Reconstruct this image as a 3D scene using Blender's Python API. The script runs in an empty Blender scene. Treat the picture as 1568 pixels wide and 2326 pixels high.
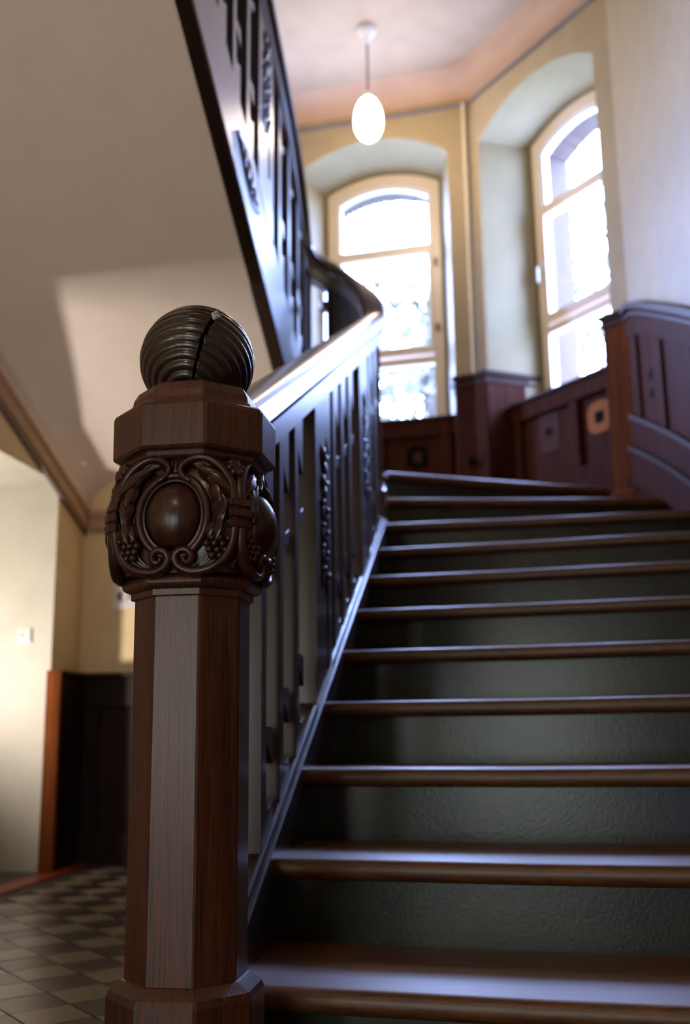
import bpy, bmesh, math, random
from mathutils import Vector, Matrix
random.seed(7)
sc = bpy.context.scene
COL = sc.collection
# Lengths below are in stair units (1 unit = S metres); the eye is at the origin, the floor at FLOOR.
S = 1.2
FLOOR = -0.542
FB = FLOOR - 0.05                # walls run down past the floor surface
R = math.radians

# ------------------------------------------------------------------ camera, sky, lights, exposure
def cam_axes(p, r, yaw):
    f = Vector((-math.sin(yaw) * math.cos(p), math.cos(yaw) * math.cos(p), math.sin(p)))
    rt = Vector((math.cos(yaw), math.sin(yaw), 0))
    up = rt.cross(f)
    return f, rt * math.cos(r) + up * math.sin(r), up * math.cos(r) - rt * math.sin(r)

CF, CR, CU = cam_axes(R(12.157), R(-0.775), R(8.34))
cd = bpy.data.cameras.new('camera')
cam = bpy.data.objects.new('camera', cd)
COL.objects.link(cam)
cam.matrix_world = Matrix(((CR.x, CU.x, -CF.x, 0), (CR.y, CU.y, -CF.y, 0), (CR.z, CU.z, -CF.z, -FLOOR * S), (0, 0, 0, 1)))
cd.sensor_fit = 'VERTICAL'
cd.sensor_height = 36
cd.lens = 2328 / 2326 * 36
cd.clip_start = 0.02
cd.dof.use_dof = True
cd.dof.focus_distance = 1.50 * S
cd.dof.aperture_fstop = 2.6
sc.camera = cam

w = bpy.data.worlds.new('world')
sc.world = w
w.use_nodes = True
bg = w.node_tree.nodes['Background']
bg.inputs[0].default_value = (0.36, 0.49, 1.0, 1)
bg.inputs[1].default_value = 66.0

def L(x, y, z):
    return Vector((x * S, y * S, (z - FLOOR) * S))

def lamp(name, kind, loc, power, colour, size=0.1, aim=None, size_y=None):
    d = bpy.data.lights.new(name, kind)
    o = bpy.data.objects.new(name, d)
    COL.objects.link(o)
    o.location = L(*loc)
    d.energy = power
    d.color = colour
    if kind == 'AREA':
        d.shape = 'RECTANGLE'
        d.size = size * S
        d.size_y = (size_y or size) * S
    else:
        d.shadow_soft_size = size * S
    if aim:
        v = L(*aim) - o.location
        o.rotation_euler = v.to_track_quat('-Z', 'Y').to_euler()
    return o

lamp('hall_lamp', 'POINT', (-0.62, -1.3, 2.55), 30, (1.0, 0.84, 0.68), 0.10)
sf_ = lamp('soffit_fill_spot', 'SPOT', (-1.75, -0.8, -0.30), 170, (1.0, 0.84, 0.70), 0.06, (-1.28, 2.35, 2.15))  # added unseen spot, brightens the soffit and misses the boards
sf_.data.spot_size = R(56)
sf_.data.spot_blend = 0.6
pl_ = lamp('passage_uplight', 'SPOT', (-2.48, 3.34, 0.12), 110, (1.0, 0.88, 0.77), 0.05, (-1.35, 4.0, 1.42))
pl_.data.spot_size = R(170)
pl_.data.spot_blend = 0.75
lamp('entrance_door_daylight', 'AREA', (-0.85, -2.95, 0.20), 27, (0.90, 1.0, 0.93), 0.80, (-0.85, 2, 0.20), 1.4)
lamp('entrance_side_light', 'AREA', (-1.72, -2.3, 0.35), 8, (1.0, 0.95, 0.94), 0.28, (-1.68, 2, 0.35), 1.3)

sc.view_settings.view_transform = 'Standard'
sc.view_settings.look = 'None'
sc.view_settings.gamma = 1
sc.view_settings.use_curve_mapping = False
sc.view_settings.exposure = 0.0
sc.cycles.use_denoising = True
sc.cycles.max_bounces = 10
sc.cycles.diffuse_bounces = 5
sc.cycles.glossy_bounces = 4
sc.cycles.transparent_max_bounces = 12
sc.cycles.sample_clamp_indirect = 6
sc.cycles.caustics_reflective = False
sc.cycles.caustics_refractive = False

# ------------------------------------------------------------------ materials
def new_mat(name):
    m = bpy.data.materials.new(name)
    m.use_nodes = True
    nt = m.node_tree
    return m, nt, nt.nodes['Principled BSDF']

def N(nt, t, **kw):
    n = nt.nodes.new(t)
    for k, v in kw.items():
        setattr(n, k, v)
    return n

def coords(nt, scale, obj=True):
    tc = N(nt, 'ShaderNodeTexCoord')
    mp = N(nt, 'ShaderNodeMapping')
    mp.inputs['Scale'].default_value = scale
    nt.links.new(tc.outputs['Object'], mp.inputs[0])
    return mp.outputs[0]

def ramp(nt, fac, stops):
    r = N(nt, 'ShaderNodeValToRGB')
    e = r.color_ramp.elements
    while len(e) < len(stops):
        e.new(0.5)
    for i, (p, c) in enumerate(stops):
        e[i].position = p
        e[i].color = (*c, 1)
    nt.links.new(fac, r.inputs[0])
    return r.outputs[0]

def wood(name, dark, light, axis='Z', rough=(0.25, 0.5), bump=0.25, scale=1.0, coat=0.25, spec=0.5, grain=1.0, cr=0.18, ci=1.5):
    m, nt, b = new_mat(name)
    long, cross = 1.6 * scale, 42.0 * scale
    sc3 = {'X': (long, cross, cross), 'Y': (cross, long, cross), 'Z': (cross, cross, long)}[axis]
    v = coords(nt, sc3)
    n1 = N(nt, 'ShaderNodeTexNoise')
    n1.inputs['Scale'].default_value = 1.0
    n1.inputs['Detail'].default_value = 5
    n1.inputs['Roughness'].default_value = 0.65
    nt.links.new(v, n1.inputs['Vector'])
    v2 = coords(nt, tuple(c * 5 * grain for c in sc3))
    n2 = N(nt, 'ShaderNodeTexNoise')
    n2.inputs['Scale'].default_value = 1.0
    n2.inputs['Detail'].default_value = 3
    nt.links.new(v2, n2.inputs['Vector'])
    c = ramp(nt, n1.outputs[0], [(0.3, dark), (0.72, light)])
    mx = N(nt, 'ShaderNodeMix', data_type='RGBA', blend_type='MULTIPLY')
    mx.inputs[0].default_value = 0.65
    nt.links.new(c, mx.inputs[6])
    nt.links.new(ramp(nt, n2.outputs[0], [(0.36, (0.35, 0.35, 0.35)), (0.52, (1, 1, 1))]), mx.inputs[7])
    nt.links.new(mx.outputs[2], b.inputs['Base Color'])
    mr = N(nt, 'ShaderNodeMapRange')
    mr.inputs['To Min'].default_value = rough[0]
    mr.inputs['To Max'].default_value = rough[1]
    nt.links.new(n1.outputs[0], mr.inputs[0])
    nt.links.new(mr.outputs[0], b.inputs['Roughness'])
    bp = N(nt, 'ShaderNodeBump')
    bp.inputs['Strength'].default_value = bump
    bp.inputs['Distance'].default_value = 0.002
    nt.links.new(n2.outputs[0], bp.inputs['Height'])
    nt.links.new(bp.outputs[0], b.inputs['Normal'])
    b.inputs['Coat Weight'].default_value = coat
    b.inputs['Coat Roughness'].default_value = cr
    b.inputs['Coat IOR'].default_value = ci
    b.inputs['Specular IOR Level'].default_value = spec
    return m

def paint(name, col, rough=0.6, var=0.06, bump=0.05, scale=6.0, stain=None):
    m, nt, b = new_mat(name)
    n1 = N(nt, 'ShaderNodeTexNoise')
    n1.inputs['Scale'].default_value = 1.0
    n1.inputs['Detail'].default_value = 6
    nt.links.new(coords(nt, (scale,) * 3), n1.inputs['Vector'])
    lo = stain or tuple(c * (1 - var) for c in col)
    hi = tuple(min(1, c * (1 + var * 0.5)) for c in col)
    nt.links.new(ramp(nt, n1.outputs[0], [(0.3, lo), (0.6, hi)]), b.inputs['Base Color'])
    b.inputs['Roughness'].default_value = rough
    n2 = N(nt, 'ShaderNodeTexNoise')
    n2.inputs['Scale'].default_value = 1.0
    n2.inputs['Detail'].default_value = 4
    nt.links.new(coords(nt, (scale * 25,) * 3), n2.inputs['Vector'])
    bp = N(nt, 'ShaderNodeBump')
    bp.inputs['Strength'].default_value = bump
    bp.inputs['Distance'].default_value = 0.003
    nt.links.new(n2.outputs[0], bp.inputs['Height'])
    nt.links.new(bp.outputs[0], b.inputs['Normal'])
    return m

M = {}
M['newel'] = wood('newel_oak', (0.045, 0.0105, 0.0042), (0.160, 0.038, 0.012), 'Z', (0.36, 0.5), 0.6, 1.0, 0.65, cr=0.24)
M['carved'] = wood('carved_oak', (0.026, 0.0075, 0.0042), (0.085, 0.023, 0.011), 'Z', (0.24, 0.42), 0.25, 1.0, 0.3)
M['knob'] = wood('turned_oak', (0.010, 0.0045, 0.003), (0.032, 0.0125, 0.0075), 'X', (0.30, 0.42), 0.15, 1.0, 1.0, cr=0.17)
M['rail'] = wood('handrail_oak', (0.035, 0.013, 0.007), (0.08, 0.032, 0.016), 'Y', (0.34, 0.44), 0.06, 1.0, 1.0, cr=0.27, ci=1.9)
M['rail_low'] = wood('lower_rail_oak', (0.03, 0.011, 0.006), (0.07, 0.028, 0.014), 'Y', (0.34, 0.44), 0.06, 1.0, 1.0, cr=0.30, ci=2.3)
M['board'] = wood('balustrade_oak', (0.014, 0.005, 0.0035), (0.04, 0.013, 0.008), 'Z', (0.38, 0.5), 0.2, 1.0, 1.0, cr=0.28, ci=1.5)
M['stringer'] = wood('stringer_oak', (0.016, 0.006, 0.004), (0.045, 0.015, 0.009), 'Y', (0.38, 0.5), 0.2, 1.0, 1.0, cr=0.28, ci=1.5)
M['wains'] = wood('wainscot_oak', (0.040, 0.011, 0.0065), (0.105, 0.029, 0.015), 'Z', (0.6, 0.7), 0.12, 1.0, 0.0, 0.05)
M['wains_pier'] = wood('pier_oak', (0.09, 0.022, 0.006), (0.24, 0.066, 0.014), 'Z', (0.6, 0.7), 0.12, 1.0, 0.0, 0.04)
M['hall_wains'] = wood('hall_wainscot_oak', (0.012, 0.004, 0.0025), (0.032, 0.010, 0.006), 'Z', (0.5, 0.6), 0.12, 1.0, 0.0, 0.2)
M['cap_wood'] = wood('wainscot_cap_oak', (0.030, 0.011, 0.007), (0.075, 0.026, 0.015), 'X', (0.5, 0.6), 0.1, 1.0, 0.0, 0.2)
M['inlay_dark'] = wood('dark_inlay', (0.006, 0.005, 0.004), (0.012, 0.009, 0.007), 'Z', (0.7, 0.8), 0.1, 1.0, 0.0, 0.05)
M['inlay_orange'] = wood('orange_inlay', (0.30, 0.10, 0.025), (0.50, 0.18, 0.05), 'Z', (0.6, 0.7), 0.1, 1.0, 0.0, 0.1)
M['inlay_pale'] = wood('pale_inlay', (0.07, 0.025, 0.018), (0.12, 0.045, 0.035), 'Z', (0.6, 0.7), 0.1, 1.0, 0.0, 0.1)
M['tread'] = wood('tread_oak', (0.080, 0.028, 0.007), (0.24, 0.090, 0.024), 'X', (0.45, 0.58), 0.2, 1.0, 0.95, 0.35, cr=0.41, ci=1.62)
M['riser'] = paint('riser_paint', (0.030, 0.036, 0.028), 0.24, 0.45, 0.12, 5.0)
def scuffs(m):
    nt = m.node_tree
    b = nt.nodes['Principled BSDF']
    src = b.inputs['Base Color'].links[0].from_socket
    n = N(nt, 'ShaderNodeTexNoise')
    n.inputs['Scale'].default_value = 1.0
    n.inputs['Detail'].default_value = 3
    nt.links.new(coords(nt, (14, 14, 30)), n.inputs['Vector'])
    mx = N(nt, 'ShaderNodeMix', data_type='RGBA', blend_type='MULTIPLY')
    mx.inputs[0].default_value = 1.0
    nt.links.new(src, mx.inputs[6])
    nt.links.new(ramp(nt, n.outputs[0], [(0.66, (1, 1, 1)), (0.73, (0.12, 0.12, 0.11))]), mx.inputs[7])
    nt.links.new(mx.outputs[2], b.inputs['Base Color'])
scuffs(M['riser'])
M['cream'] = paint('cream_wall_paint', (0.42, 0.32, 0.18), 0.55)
M['hall'] = paint('hall_wall_paint', (0.82, 0.64, 0.38), 0.55)
M['passage'] = paint('passage_wall_paint', (0.56, 0.53, 0.46), 0.55, 0.06)
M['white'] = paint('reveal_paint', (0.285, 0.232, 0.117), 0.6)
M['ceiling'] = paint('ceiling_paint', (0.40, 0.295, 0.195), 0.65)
M['soffit'] = paint('soffit_paint', (0.86, 0.76, 0.70), 0.65, 0.03)
M['cornice'] = paint('cornice_paint', (0.50, 0.32, 0.20), 0.6)
M['frame'] = paint('window_frame_paint', (0.80, 0.67, 0.53), 0.35, 0.03, 0.02)
M['plastic'] = paint('white_plastic', (0.85, 0.85, 0.84), 0.3, 0.02, 0.0)
M['metal'] = paint('dark_iron', (0.05, 0.045, 0.04), 0.4, 0.2, 0.05)
M['gray_line'] = paint('picture_rail_paint', (0.16, 0.13, 0.12), 0.5)
M['pipe'] = paint('pipe_paint', (0.78, 0.66, 0.44), 0.35)
M['tile_dark'] = paint('dark_tile', (0.045, 0.030, 0.034), 0.32, 0.3, 0.03, 12)
M['tile_light'] = paint('light_tile', (0.22, 0.195, 0.14), 0.32, 0.25, 0.03, 12)
M['tile_red'] = paint('red_tile', (0.30, 0.065, 0.028), 0.35, 0.2, 0.03, 12)
M['grout'] = paint('grout', (0.04, 0.032, 0.03), 0.7)
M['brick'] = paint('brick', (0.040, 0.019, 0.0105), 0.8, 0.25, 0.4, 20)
M['outside'] = paint('outside_ground', (0.35, 0.36, 0.30), 0.8)
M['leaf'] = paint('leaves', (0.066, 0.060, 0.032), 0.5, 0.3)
M['bark'] = paint('bark', (0.03, 0.022, 0.012), 0.9)
M['sign'] = paint('sign_plate', (0.78, 0.76, 0.80), 0.35, 0.02, 0.0)
M['ink'] = paint('sign_ink', (0.012, 0.012, 0.012), 0.5, 0, 0)
M['ink_gray'] = paint('sign_letter_ink', (0.20, 0.20, 0.21), 0.5, 0, 0)
M['putty'] = paint('pale_putty', (0.55, 0.58, 0.55), 0.4)
M['cord'] = paint('lamp_cord', (0.25, 0.20, 0.16), 0.5)

def glass_mat():
    m, nt, b = new_mat('window_glass')
    out = nt.nodes['Material Output']
    tr = N(nt, 'ShaderNodeBsdfTransparent')
    tr.inputs[0].default_value = (0.97, 0.985, 0.98, 1)
    gl = N(nt, 'ShaderNodeBsdfGlossy')
    gl.inputs['Roughness'].default_value = 0.02
    lw = N(nt, 'ShaderNodeLayerWeight')
    pw_ = N(nt, 'ShaderNodeMath', operation='POWER')
    pw_.inputs[1].default_value = 4.0
    nt.links.new(lw.outputs['Facing'], pw_.inputs[0])
    fr = N(nt, 'ShaderNodeMath', operation='MULTIPLY_ADD')
    fr.inputs[1].default_value = 0.6
    fr.inputs[2].default_value = 0.03
    nt.links.new(pw_.outputs[0], fr.inputs[0])
    mx = N(nt, 'ShaderNodeMixShader')
    nt.links.new(fr.outputs[0], mx.inputs[0])
    nt.links.new(tr.outputs[0], mx.inputs[1])
    nt.links.new(gl.outputs[0], mx.inputs[2])
    nt.links.new(mx.outputs[0], out.inputs[0])
    return m
M['glass'] = glass_mat()

def globe_mat():
    m, nt, b = new_mat('lit_opal_glass')
    b.inputs['Base Color'].default_value = (0.9, 0.85, 0.75, 1)
    b.inputs['Emission Color'].default_value = (1.0, 0.80, 0.58, 1)
    b.inputs['Emission Strength'].default_value = 50
    return m
M['globe'] = globe_mat()

# ------------------------------------------------------------------ mesh helpers
class MB:
    def __init__(s):
        s.v = []
        s.f = []
    def add(s, verts, faces):
        o = len(s.v)
        s.v += [tuple(p) for p in verts]
        s.f += [tuple(i + o for i in f) for f in faces]
        return s
    def box(s, x0, x1, y0, y1, z0, z1, fn=None):
        p = [(x, y, z) for z in (z0, z1) for y in (y0, y1) for x in (x0, x1)]
        if fn:
            p = [fn(*q) for q in p]
        return s.add(p, [(0, 2, 3, 1), (4, 5, 7, 6), (0, 1, 5, 4), (2, 6, 7, 3), (0, 4, 6, 2), (1, 3, 7, 5)])
    def prism(s, poly, h0, h1, fn):
        """poly in (a,b); fn(a,b,h) -> point"""
        n = len(poly)
        p = [fn(a, b, h0) for a, b in poly] + [fn(a, b, h1) for a, b in poly]
        f = [tuple(range(n))[::-1], tuple(range(n, 2 * n))]
        f += [(i, (i + 1) % n, n + (i + 1) % n, n + i) for i in range(n)]
        return s.add(p, f)
    def loft(s, rings, closed=True, caps=True, ring_closed=True):
        n = len(rings[0])
        o = len(s.v)
        for r in rings:
            s.v += [tuple(p) for p in r]
        m = len(rings)
        for i in range(m - 1):
            for j in range(n if ring_closed else n - 1):
                k = (j + 1) % n
                s.f.append((o + i * n + j, o + i * n + k, o + (i + 1) * n + k, o + (i + 1) * n + j))
        if caps and ring_closed:
            s.f.append(tuple(o + j for j in range(n))[::-1])
            s.f.append(tuple(o + (m - 1) * n + j for j in range(n)))
        return s
    def tube(s, pts, rad, seg=8, flat=1.0, nrm=None):
        pts = [Vector(p) for p in pts]
        if not hasattr(rad, '__len__'):
            rad = [rad] * len(pts)
        rings = []
        ref = nrm
        for i, p in enumerate(pts):
            t = (pts[min(i + 1, len(pts) - 1)] - pts[max(i - 1, 0)]).normalized()
            up = ref(p) if callable(ref) else Vector((0, 0, 1)) if abs(t.z) < 0.9 else Vector((0, 1, 0))
            a = t.cross(up)
            if a.length < 1e-5:
                a = t.cross(Vector((1, 0, 0)))
            a.normalize()
            b = a.cross(t).normalized()
            rings.append([p + a * rad[i] * math.cos(2 * math.pi * k / seg) + b * rad[i] * flat * math.sin(2 * math.pi * k / seg) for k in range(seg)])
        return s.loft(rings)
    def lathe(s, prof, c, seg=24, phase=0.0, fn=None):
        rings = []
        for r, z in prof:
            rings.append([(c[0] + r * math.sin(phase + 2 * math.pi * k / seg), c[1] - r * math.cos(phase + 2 * math.pi * k / seg), z) for k in range(seg)])
        return s.loft(rings)
    def ball(s, c, r, seg=10, rows=6, sq=(1, 1, 1), axes=None):
        p = []
        for i in range(rows + 1):
            th = math.pi * i / rows
            for j in range(seg):
                ph = 2 * math.pi * j / seg
                q = Vector((r * sq[0] * math.sin(th) * math.cos(ph), r * sq[1] * math.sin(th) * math.sin(ph), r * sq[2] * math.cos(th)))
                if axes:
                    q = axes[0] * q.x + axes[1] * q.y + axes[2] * q.z
                p.append(Vector(c) + q)
        f = []
        for i in range(rows):
            for j in range(seg):
                k = (j + 1) % seg
                f.append((i * seg + j, (i + 1) * seg + j, (i + 1) * seg + k, i * seg + k))
        return s.add(p, f)
    def build(s, name, mat, parent=None, smooth=None, bevel=0.0, at=None):
        me = bpy.data.meshes.new(name)
        org = Vector(at) if at is not None else Vector((0, 0, 0))
        if parent is not None:
            org = org + Vector(parent['org'])
        me.from_pydata([tuple(Vector(p) - org) for p in s.v], [], s.f)
        me.update()
        bm = bmesh.new()
        bm.from_mesh(me)
        bmesh.ops.remove_doubles(bm, verts=bm.verts, dist=1e-6)
        bmesh.ops.recalc_face_normals(bm, faces=bm.faces)
        bm.to_mesh(me)
        bm.free()
        if smooth is not None:
            for p in me.polygons:
                p.use_smooth = True
            me.set_sharp_from_angle(angle=R(smooth))
        me.materials.append(M[mat])
        o = bpy.data.objects.new(name, me)
        COL.objects.link(o)
        if parent is not None:
            o.parent = parent
            o['org'] = list(parent['org'])
            if at is not None:
                o.location = at
                o['org'] = list(org)
        else:
            o.location = org
            o['org'] = list(org)
        if bevel:
            b = o.modifiers.new('bevel', 'BEVEL')
            b.width = bevel * S
            b.segments = 1
            b.limit_method = 'ANGLE'
            b.angle_limit = R(40)
        return o

def tag(o, label=None, cat=None, group=None, kind=None):
    if label: o['label'] = label
    if cat: o['category'] = cat
    if group: o['group'] = group
    if kind: o['kind'] = kind
    return o

def thing(name, loc, label=None, cat=None, group=None, kind=None):
    o = bpy.data.objects.new(name, None)
    COL.objects.link(o)
    o.location = loc
    o['org'] = list(loc)
    return tag(o, label, cat, group, kind)

def copy_part(o, parent, loc=None, rz=None):
    c = o.copy()
    COL.objects.link(c)
    c.parent = parent
    if loc is not None: c.location = loc
    if rz is not None: c.rotation_euler = (0, 0, rz)
    return c

# ------------------------------------------------------------------ stair numbers
RISE, RUN, Y0, E = 0.155, 0.3136, 1.6924, 0.3868
SL = RISE / RUN
TH = R(-5.28)
XS = -0.441                     # inner face of the lower stringer
XB = -0.478                     # middle of the lower balustrade
XU = -0.8175                    # middle of the upper balustrade
BT = 0.043                      # thickness of the balustrade boards
WC = ((XB + XU) / 2, 4.22)      # centre of the half turn
WR = (XB - XU) / 2
def nl(y): return -E + SL * (y - Y0)
def nu(y): return 3.615 - SL * y
ZL = -E + RISE * 10             # landing
CEIL = 4.0
XW = -1.90                      # left wall
def xr(y):                      # right wall
    pts = [(-9, 0.87), (3.6, 0.87), (4.1, 0.855), (4.4, 0.82), (4.65, 0.775), (4.88, 0.712), (9, 0.7)]
    for (a, p), (b, q) in zip(pts, pts[1:]):
        if y <= b: return p + (q - p) * (y - a) / (b - a)
A1, A2 = R(-6), R(-50)
C0 = Vector((-0.04, 5.77, 0))
def wallmap(c, ang):
    u = Vector((math.cos(ang), math.sin(ang), 0)); n = Vector((-math.sin(ang), math.cos(ang), 0))
    return lambda a, off, z: c + u * a + n * off + Vector((0, 0, z))
W1 = wallmap(C0, A1)
W2 = wallmap(C0, A2)
C3 = W1(-1.20, 0, 0)
A3 = R(38)
W3f = wallmap(C3, A3)           # u negative runs left along the third bay
C2 = W2(1.165, 0, 0)

# ------------------------------------------------------------------ setting: walls with arched window niches
def arch_pts(uL, uR, zs, za, n=16):
    """left spring to right spring over a segmental arch"""
    h = (uR - uL) / 2; r = za - zs; rad = (h * h + r * r) / (2 * r); cz = za - rad; cu = (uL + uR) / 2
    a0 = math.asin(h / rad)
    return [(cu + rad * math.sin(-a0 + 2 * a0 * i / n), cz + rad * math.cos(-a0 + 2 * a0 * i / n)) for i in range(n + 1)]

SILL = 1.83
FD = 0.33                       # depth of the frame in the niche
def window_wall(name, Wf, u0, u1, uc, z0=FB):
    hw, fw = 0.48, 0.375
    A = arch_pts(uc - hw, uc + hw, 3.52, 3.68)
    B = arch_pts(uc - fw, uc + fw, 3.52, 3.615)
    m = MB()
    def quad(*p): m.add([Wf(*q) for q in p], [tuple(range(len(p)))])
    quad((u0, 0, z0), (uc - hw, 0, z0), (uc - hw, 0, CEIL), (u0, 0, CEIL))
    quad((uc + hw, 0, z0), (u1, 0, z0), (u1, 0, CEIL), (uc + hw, 0, CEIL))
    quad((uc - hw, 0, z0), (uc + hw, 0, z0), (uc + hw, 0, ZL), (uc - hw, 0, ZL))
    quad((uc - hw, 0.16, ZL), (uc + hw, 0.16, ZL), (uc + hw, 0.16, SILL - 0.03), (uc - hw, 0.16, SILL - 0.03))
    for (a, za), (b, zb) in zip(A, A[1:]):
        quad((a, 0, za), (b, 0, zb), (b, 0, CEIL), (a, 0, CEIL))
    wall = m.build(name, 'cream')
    tag(wall, kind='structure')
    r = MB()
    oA = [(uc - hw, ZL)] + A + [(uc + hw, ZL)]
    oB = [(uc - fw, ZL)] + B + [(uc + fw, ZL)]
    r.loft([[Wf(a, 0, z) for a, z in oA], [Wf(a, FD + 0.06, z) for a, z in oB]], caps=False, ring_closed=False)
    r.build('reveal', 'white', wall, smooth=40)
    # masonry outside the frame
    x = MB()
    ow = fw - 0.05
    O = arch_pts(uc - ow, uc + ow, 3.48, 3.565)
    o1 = [(uc - ow, 1.7)] + O + [(uc + ow, 1.7)]
    o2 = [(uc - 0.60, 1.7)] + arch_pts(uc - 0.60, uc + 0.60, 4.2, 4.4) + [(uc + 0.60, 1.7)]
    x.loft([[Wf(a, FD + 0.07, z) for a, z in o2], [Wf(a, FD + 0.07, z) for a, z in o1], [Wf(a, FD + 0.25, z) for a, z in o1], [Wf(a, FD + 0.25, z) for a, z in o2]], caps=False, ring_closed=False)
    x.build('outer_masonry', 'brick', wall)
    # arch bricks one by one
    cu, n = uc, 18
    h = ow; rr = 3.565 - 3.48; rad = (h * h + rr * rr) / (2 * rr); cz = 3.565 - rad; a0 = math.asin(h / rad)
    for i in range(n):
        t0 = -a0 + 2 * a0 * (i + 0.06) / n; t1 = -a0 + 2 * a0 * (i + 0.94) / n
        jut = 0.012 + 0.007 * random.random()
        b = MB().prism([(t0, rad - jut), (t1, rad - jut), (t1, rad + 0.03), (t0, rad + 0.03)], FD + 0.085, FD + 0.255,
                       lambda t, q, o: Wf(cu + q * math.sin(t), o, cz + q * math.cos(t)))
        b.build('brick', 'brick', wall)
    return wall

wall1 = window_wall('wall_back', W1, -1.20, 0.0, -0.62)
wall2 = window_wall('wall_right_bay', W2, 0.0, 1.165, 0.57)
wall3 = window_wall('wall_left_bay', W3f, -0.86, 0.0, -0.43 - 0.05)

def build_window(name, Wf, uc, hinge_right=True):
    root = thing(name, tuple(Wf(uc, FD, SILL)), kind='structure')
    fw = 0.375
    o0, o1 = FD, FD + 0.055
    B = arch_pts(uc - fw, uc + fw, 3.52, 3.615)
    I = arch_pts(uc - fw + 0.065, uc + fw - 0.065, 3.455, 3.54)
    zb = SILL - 0.02
    def outl(P, l, r): return [(l, zb)] + P + [(r, zb)]
    oB, oI = outl(B, uc - fw, uc + fw), outl(I, uc - fw + 0.065, uc + fw - 0.065)
    m = MB()
    m.loft([[Wf(a, o, z) for a, z in P] for P, o in ((oB, o1), (oB, o0), (oI, o0), (oI, o0 + 0.012), (oI, o1))], caps=False, ring_closed=False)
    m.build('frame', 'frame', root, smooth=35)
    def bar(nm, z0, z1, d0=0.0, u0=None, u1=None):
        b = MB().box(uc - fw + 0.05 if u0 is None else u0, uc + fw - 0.05 if u1 is None else u1, o0 - d0, o1, z0, z1, Wf)
        return b.build(nm, 'frame', root, bevel=0.004)
    bar('transom', 3.02, 3.09, 0.008)
    bar('middle_rail', 2.335, 2.395, 0.012)
    bar('lower_rail', 2.27, 2.322, 0.004)
    bar('bottom_rail', zb, 1.90, 0.0)
    for s in (-1, 1):
        ue = uc + s * (fw - 0.065)
        b = MB().box(min(ue, ue - s * 0.022), max(ue, ue - s * 0.022), o0 - 0.01, o1 - 0.01, 2.38, 3.035, Wf)
        b.build('casement_stile', 'frame', root, bevel=0.003)
    # inner bead round the top light
    J = arch_pts(uc - fw + 0.085, uc + fw - 0.085, 3.435, 3.515)
    m = MB()
    oJ = [(uc - fw + 0.085, 3.085)] + J + [(uc + fw - 0.085, 3.085)]
    oK = [(uc - fw + 0.064, 3.085)] + I + [(uc + fw - 0.064, 3.085)]
    m.loft([[Wf(a, o, z) for a, z in P] for P, o in ((oK, o0 + 0.014), (oJ, o0 + 0.014), (oJ, o1), (oK, o1))], caps=False, ring_closed=False)
    m.build('glazing_bead', 'plastic', root)
    g = o0 + 0.03
    def pane(pts):
        m = MB().prism(pts, g, g + 0.005, lambda a, z, o: Wf(a, o, z))
        m.build('pane', 'glass', root)
    pane([(uc - fw + 0.06, 3.08)] + arch_pts(uc - fw + 0.06, uc + fw - 0.06, 3.46, 3.545) + [(uc + fw - 0.06, 3.08)])
    pane([(uc - 0.3, 2.385), (uc - 0.3, 3.03), (uc + 0.3, 3.03), (uc + 0.3, 2.385)])
    pane([(uc - 0.32, 1.89), (uc - 0.32, 2.28), (uc + 0.32, 2.28), (uc + 0.32, 1.89)])
    s = 1 if hinge_right else -1
    for z in (2.95, 2.50):
        h = MB().tube([Wf(uc + s * 0.338, o0 - 0.012, z - 0.025), Wf(uc + s * 0.338, o0 - 0.012, z + 0.025)], 0.009, 8)
        tag(h.build('hinge', 'metal', root, smooth=40), 'dark hinge')
    uh = uc - s * 0.335
    hd = MB().tube([Wf(uh, o0, 2.70), Wf(uh, o0 - 0.03, 2.705), Wf(uh, o0 - 0.042, 2.69), Wf(uh, o0 - 0.042, 2.60)], [0.010, 0.009, 0.009, 0.008], 8)
    hd.box(uh - 0.014, uh + 0.014, o0 - 0.008, o0, 2.67, 2.74, Wf)
    tag(hd.build('handle', 'plastic', root, smooth=40), 'white casement handle')
    return root

build_window('window_1', W1, -0.62, True)
build_window('window_2', W2, 0.57, True)
build_window('window_3', W3f, -0.48, True)
for i, (Wf, uc) in enumerate(((W1, -0.62), (W2, 0.57), (W3f, -0.48))):
    p0, p1 = Wf(uc, FD + 0.30, 2.7), Wf(uc, 0, 2.7)
    o = lamp('window_daylight_portal', 'AREA', tuple(p0), 1, (1, 1, 1), 0.8, tuple(p1), 1.9)
    o.data.cycles.is_portal = True

# left wall, right wall, ceiling, hall
def poly(name, pts, mat, kind='structure', flip=False):
    m = MB().add(pts, [tuple(range(len(pts)))])
    return tag(m.build(name, mat), kind=kind)
c4 = W3f(-0.86, 0, 0)
OPZ, OPY, OP1 = 1.10, 4.20, 3.36           # passage opening in the left wall: head and far jamb
lw = MB()
def lq(y0, y1, z0, z1): lw.add([(XW, y0, z0), (XW, y1, z0), (XW, y1, z1), (XW, y0, z1)], [(0, 1, 2, 3)])
lq(-3.0, OP1, FB, OPZ); lq(OPY, c4.y, FB, OPZ); lq(-3.0, c4.y, OPZ, CEIL)
lw.add([(XW, c4.y, FB), tuple(c4 + Vector((0, 0, FB))), tuple(c4 + Vector((0, 0, CEIL))), (XW, c4.y, CEIL)], [(0, 1, 2, 3)])
leftw = tag(lw.build('wall_left', 'hall'), kind='structure')
pw = MB()
pw.add([(XW, OPY, FB), (-4.6, OPY, FB), (-4.6, OPY, 2.2), (XW, OPY, OPZ), (-4.6, OPY, OPZ)], [(0, 1, 4, 3)])
pw.add([(XW, OP1, FB), (XW, OP1, OPZ), (XW - 0.3, OP1, OPZ), (XW - 0.3, OP1, FB)], [(0, 1, 2, 3)])
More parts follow.
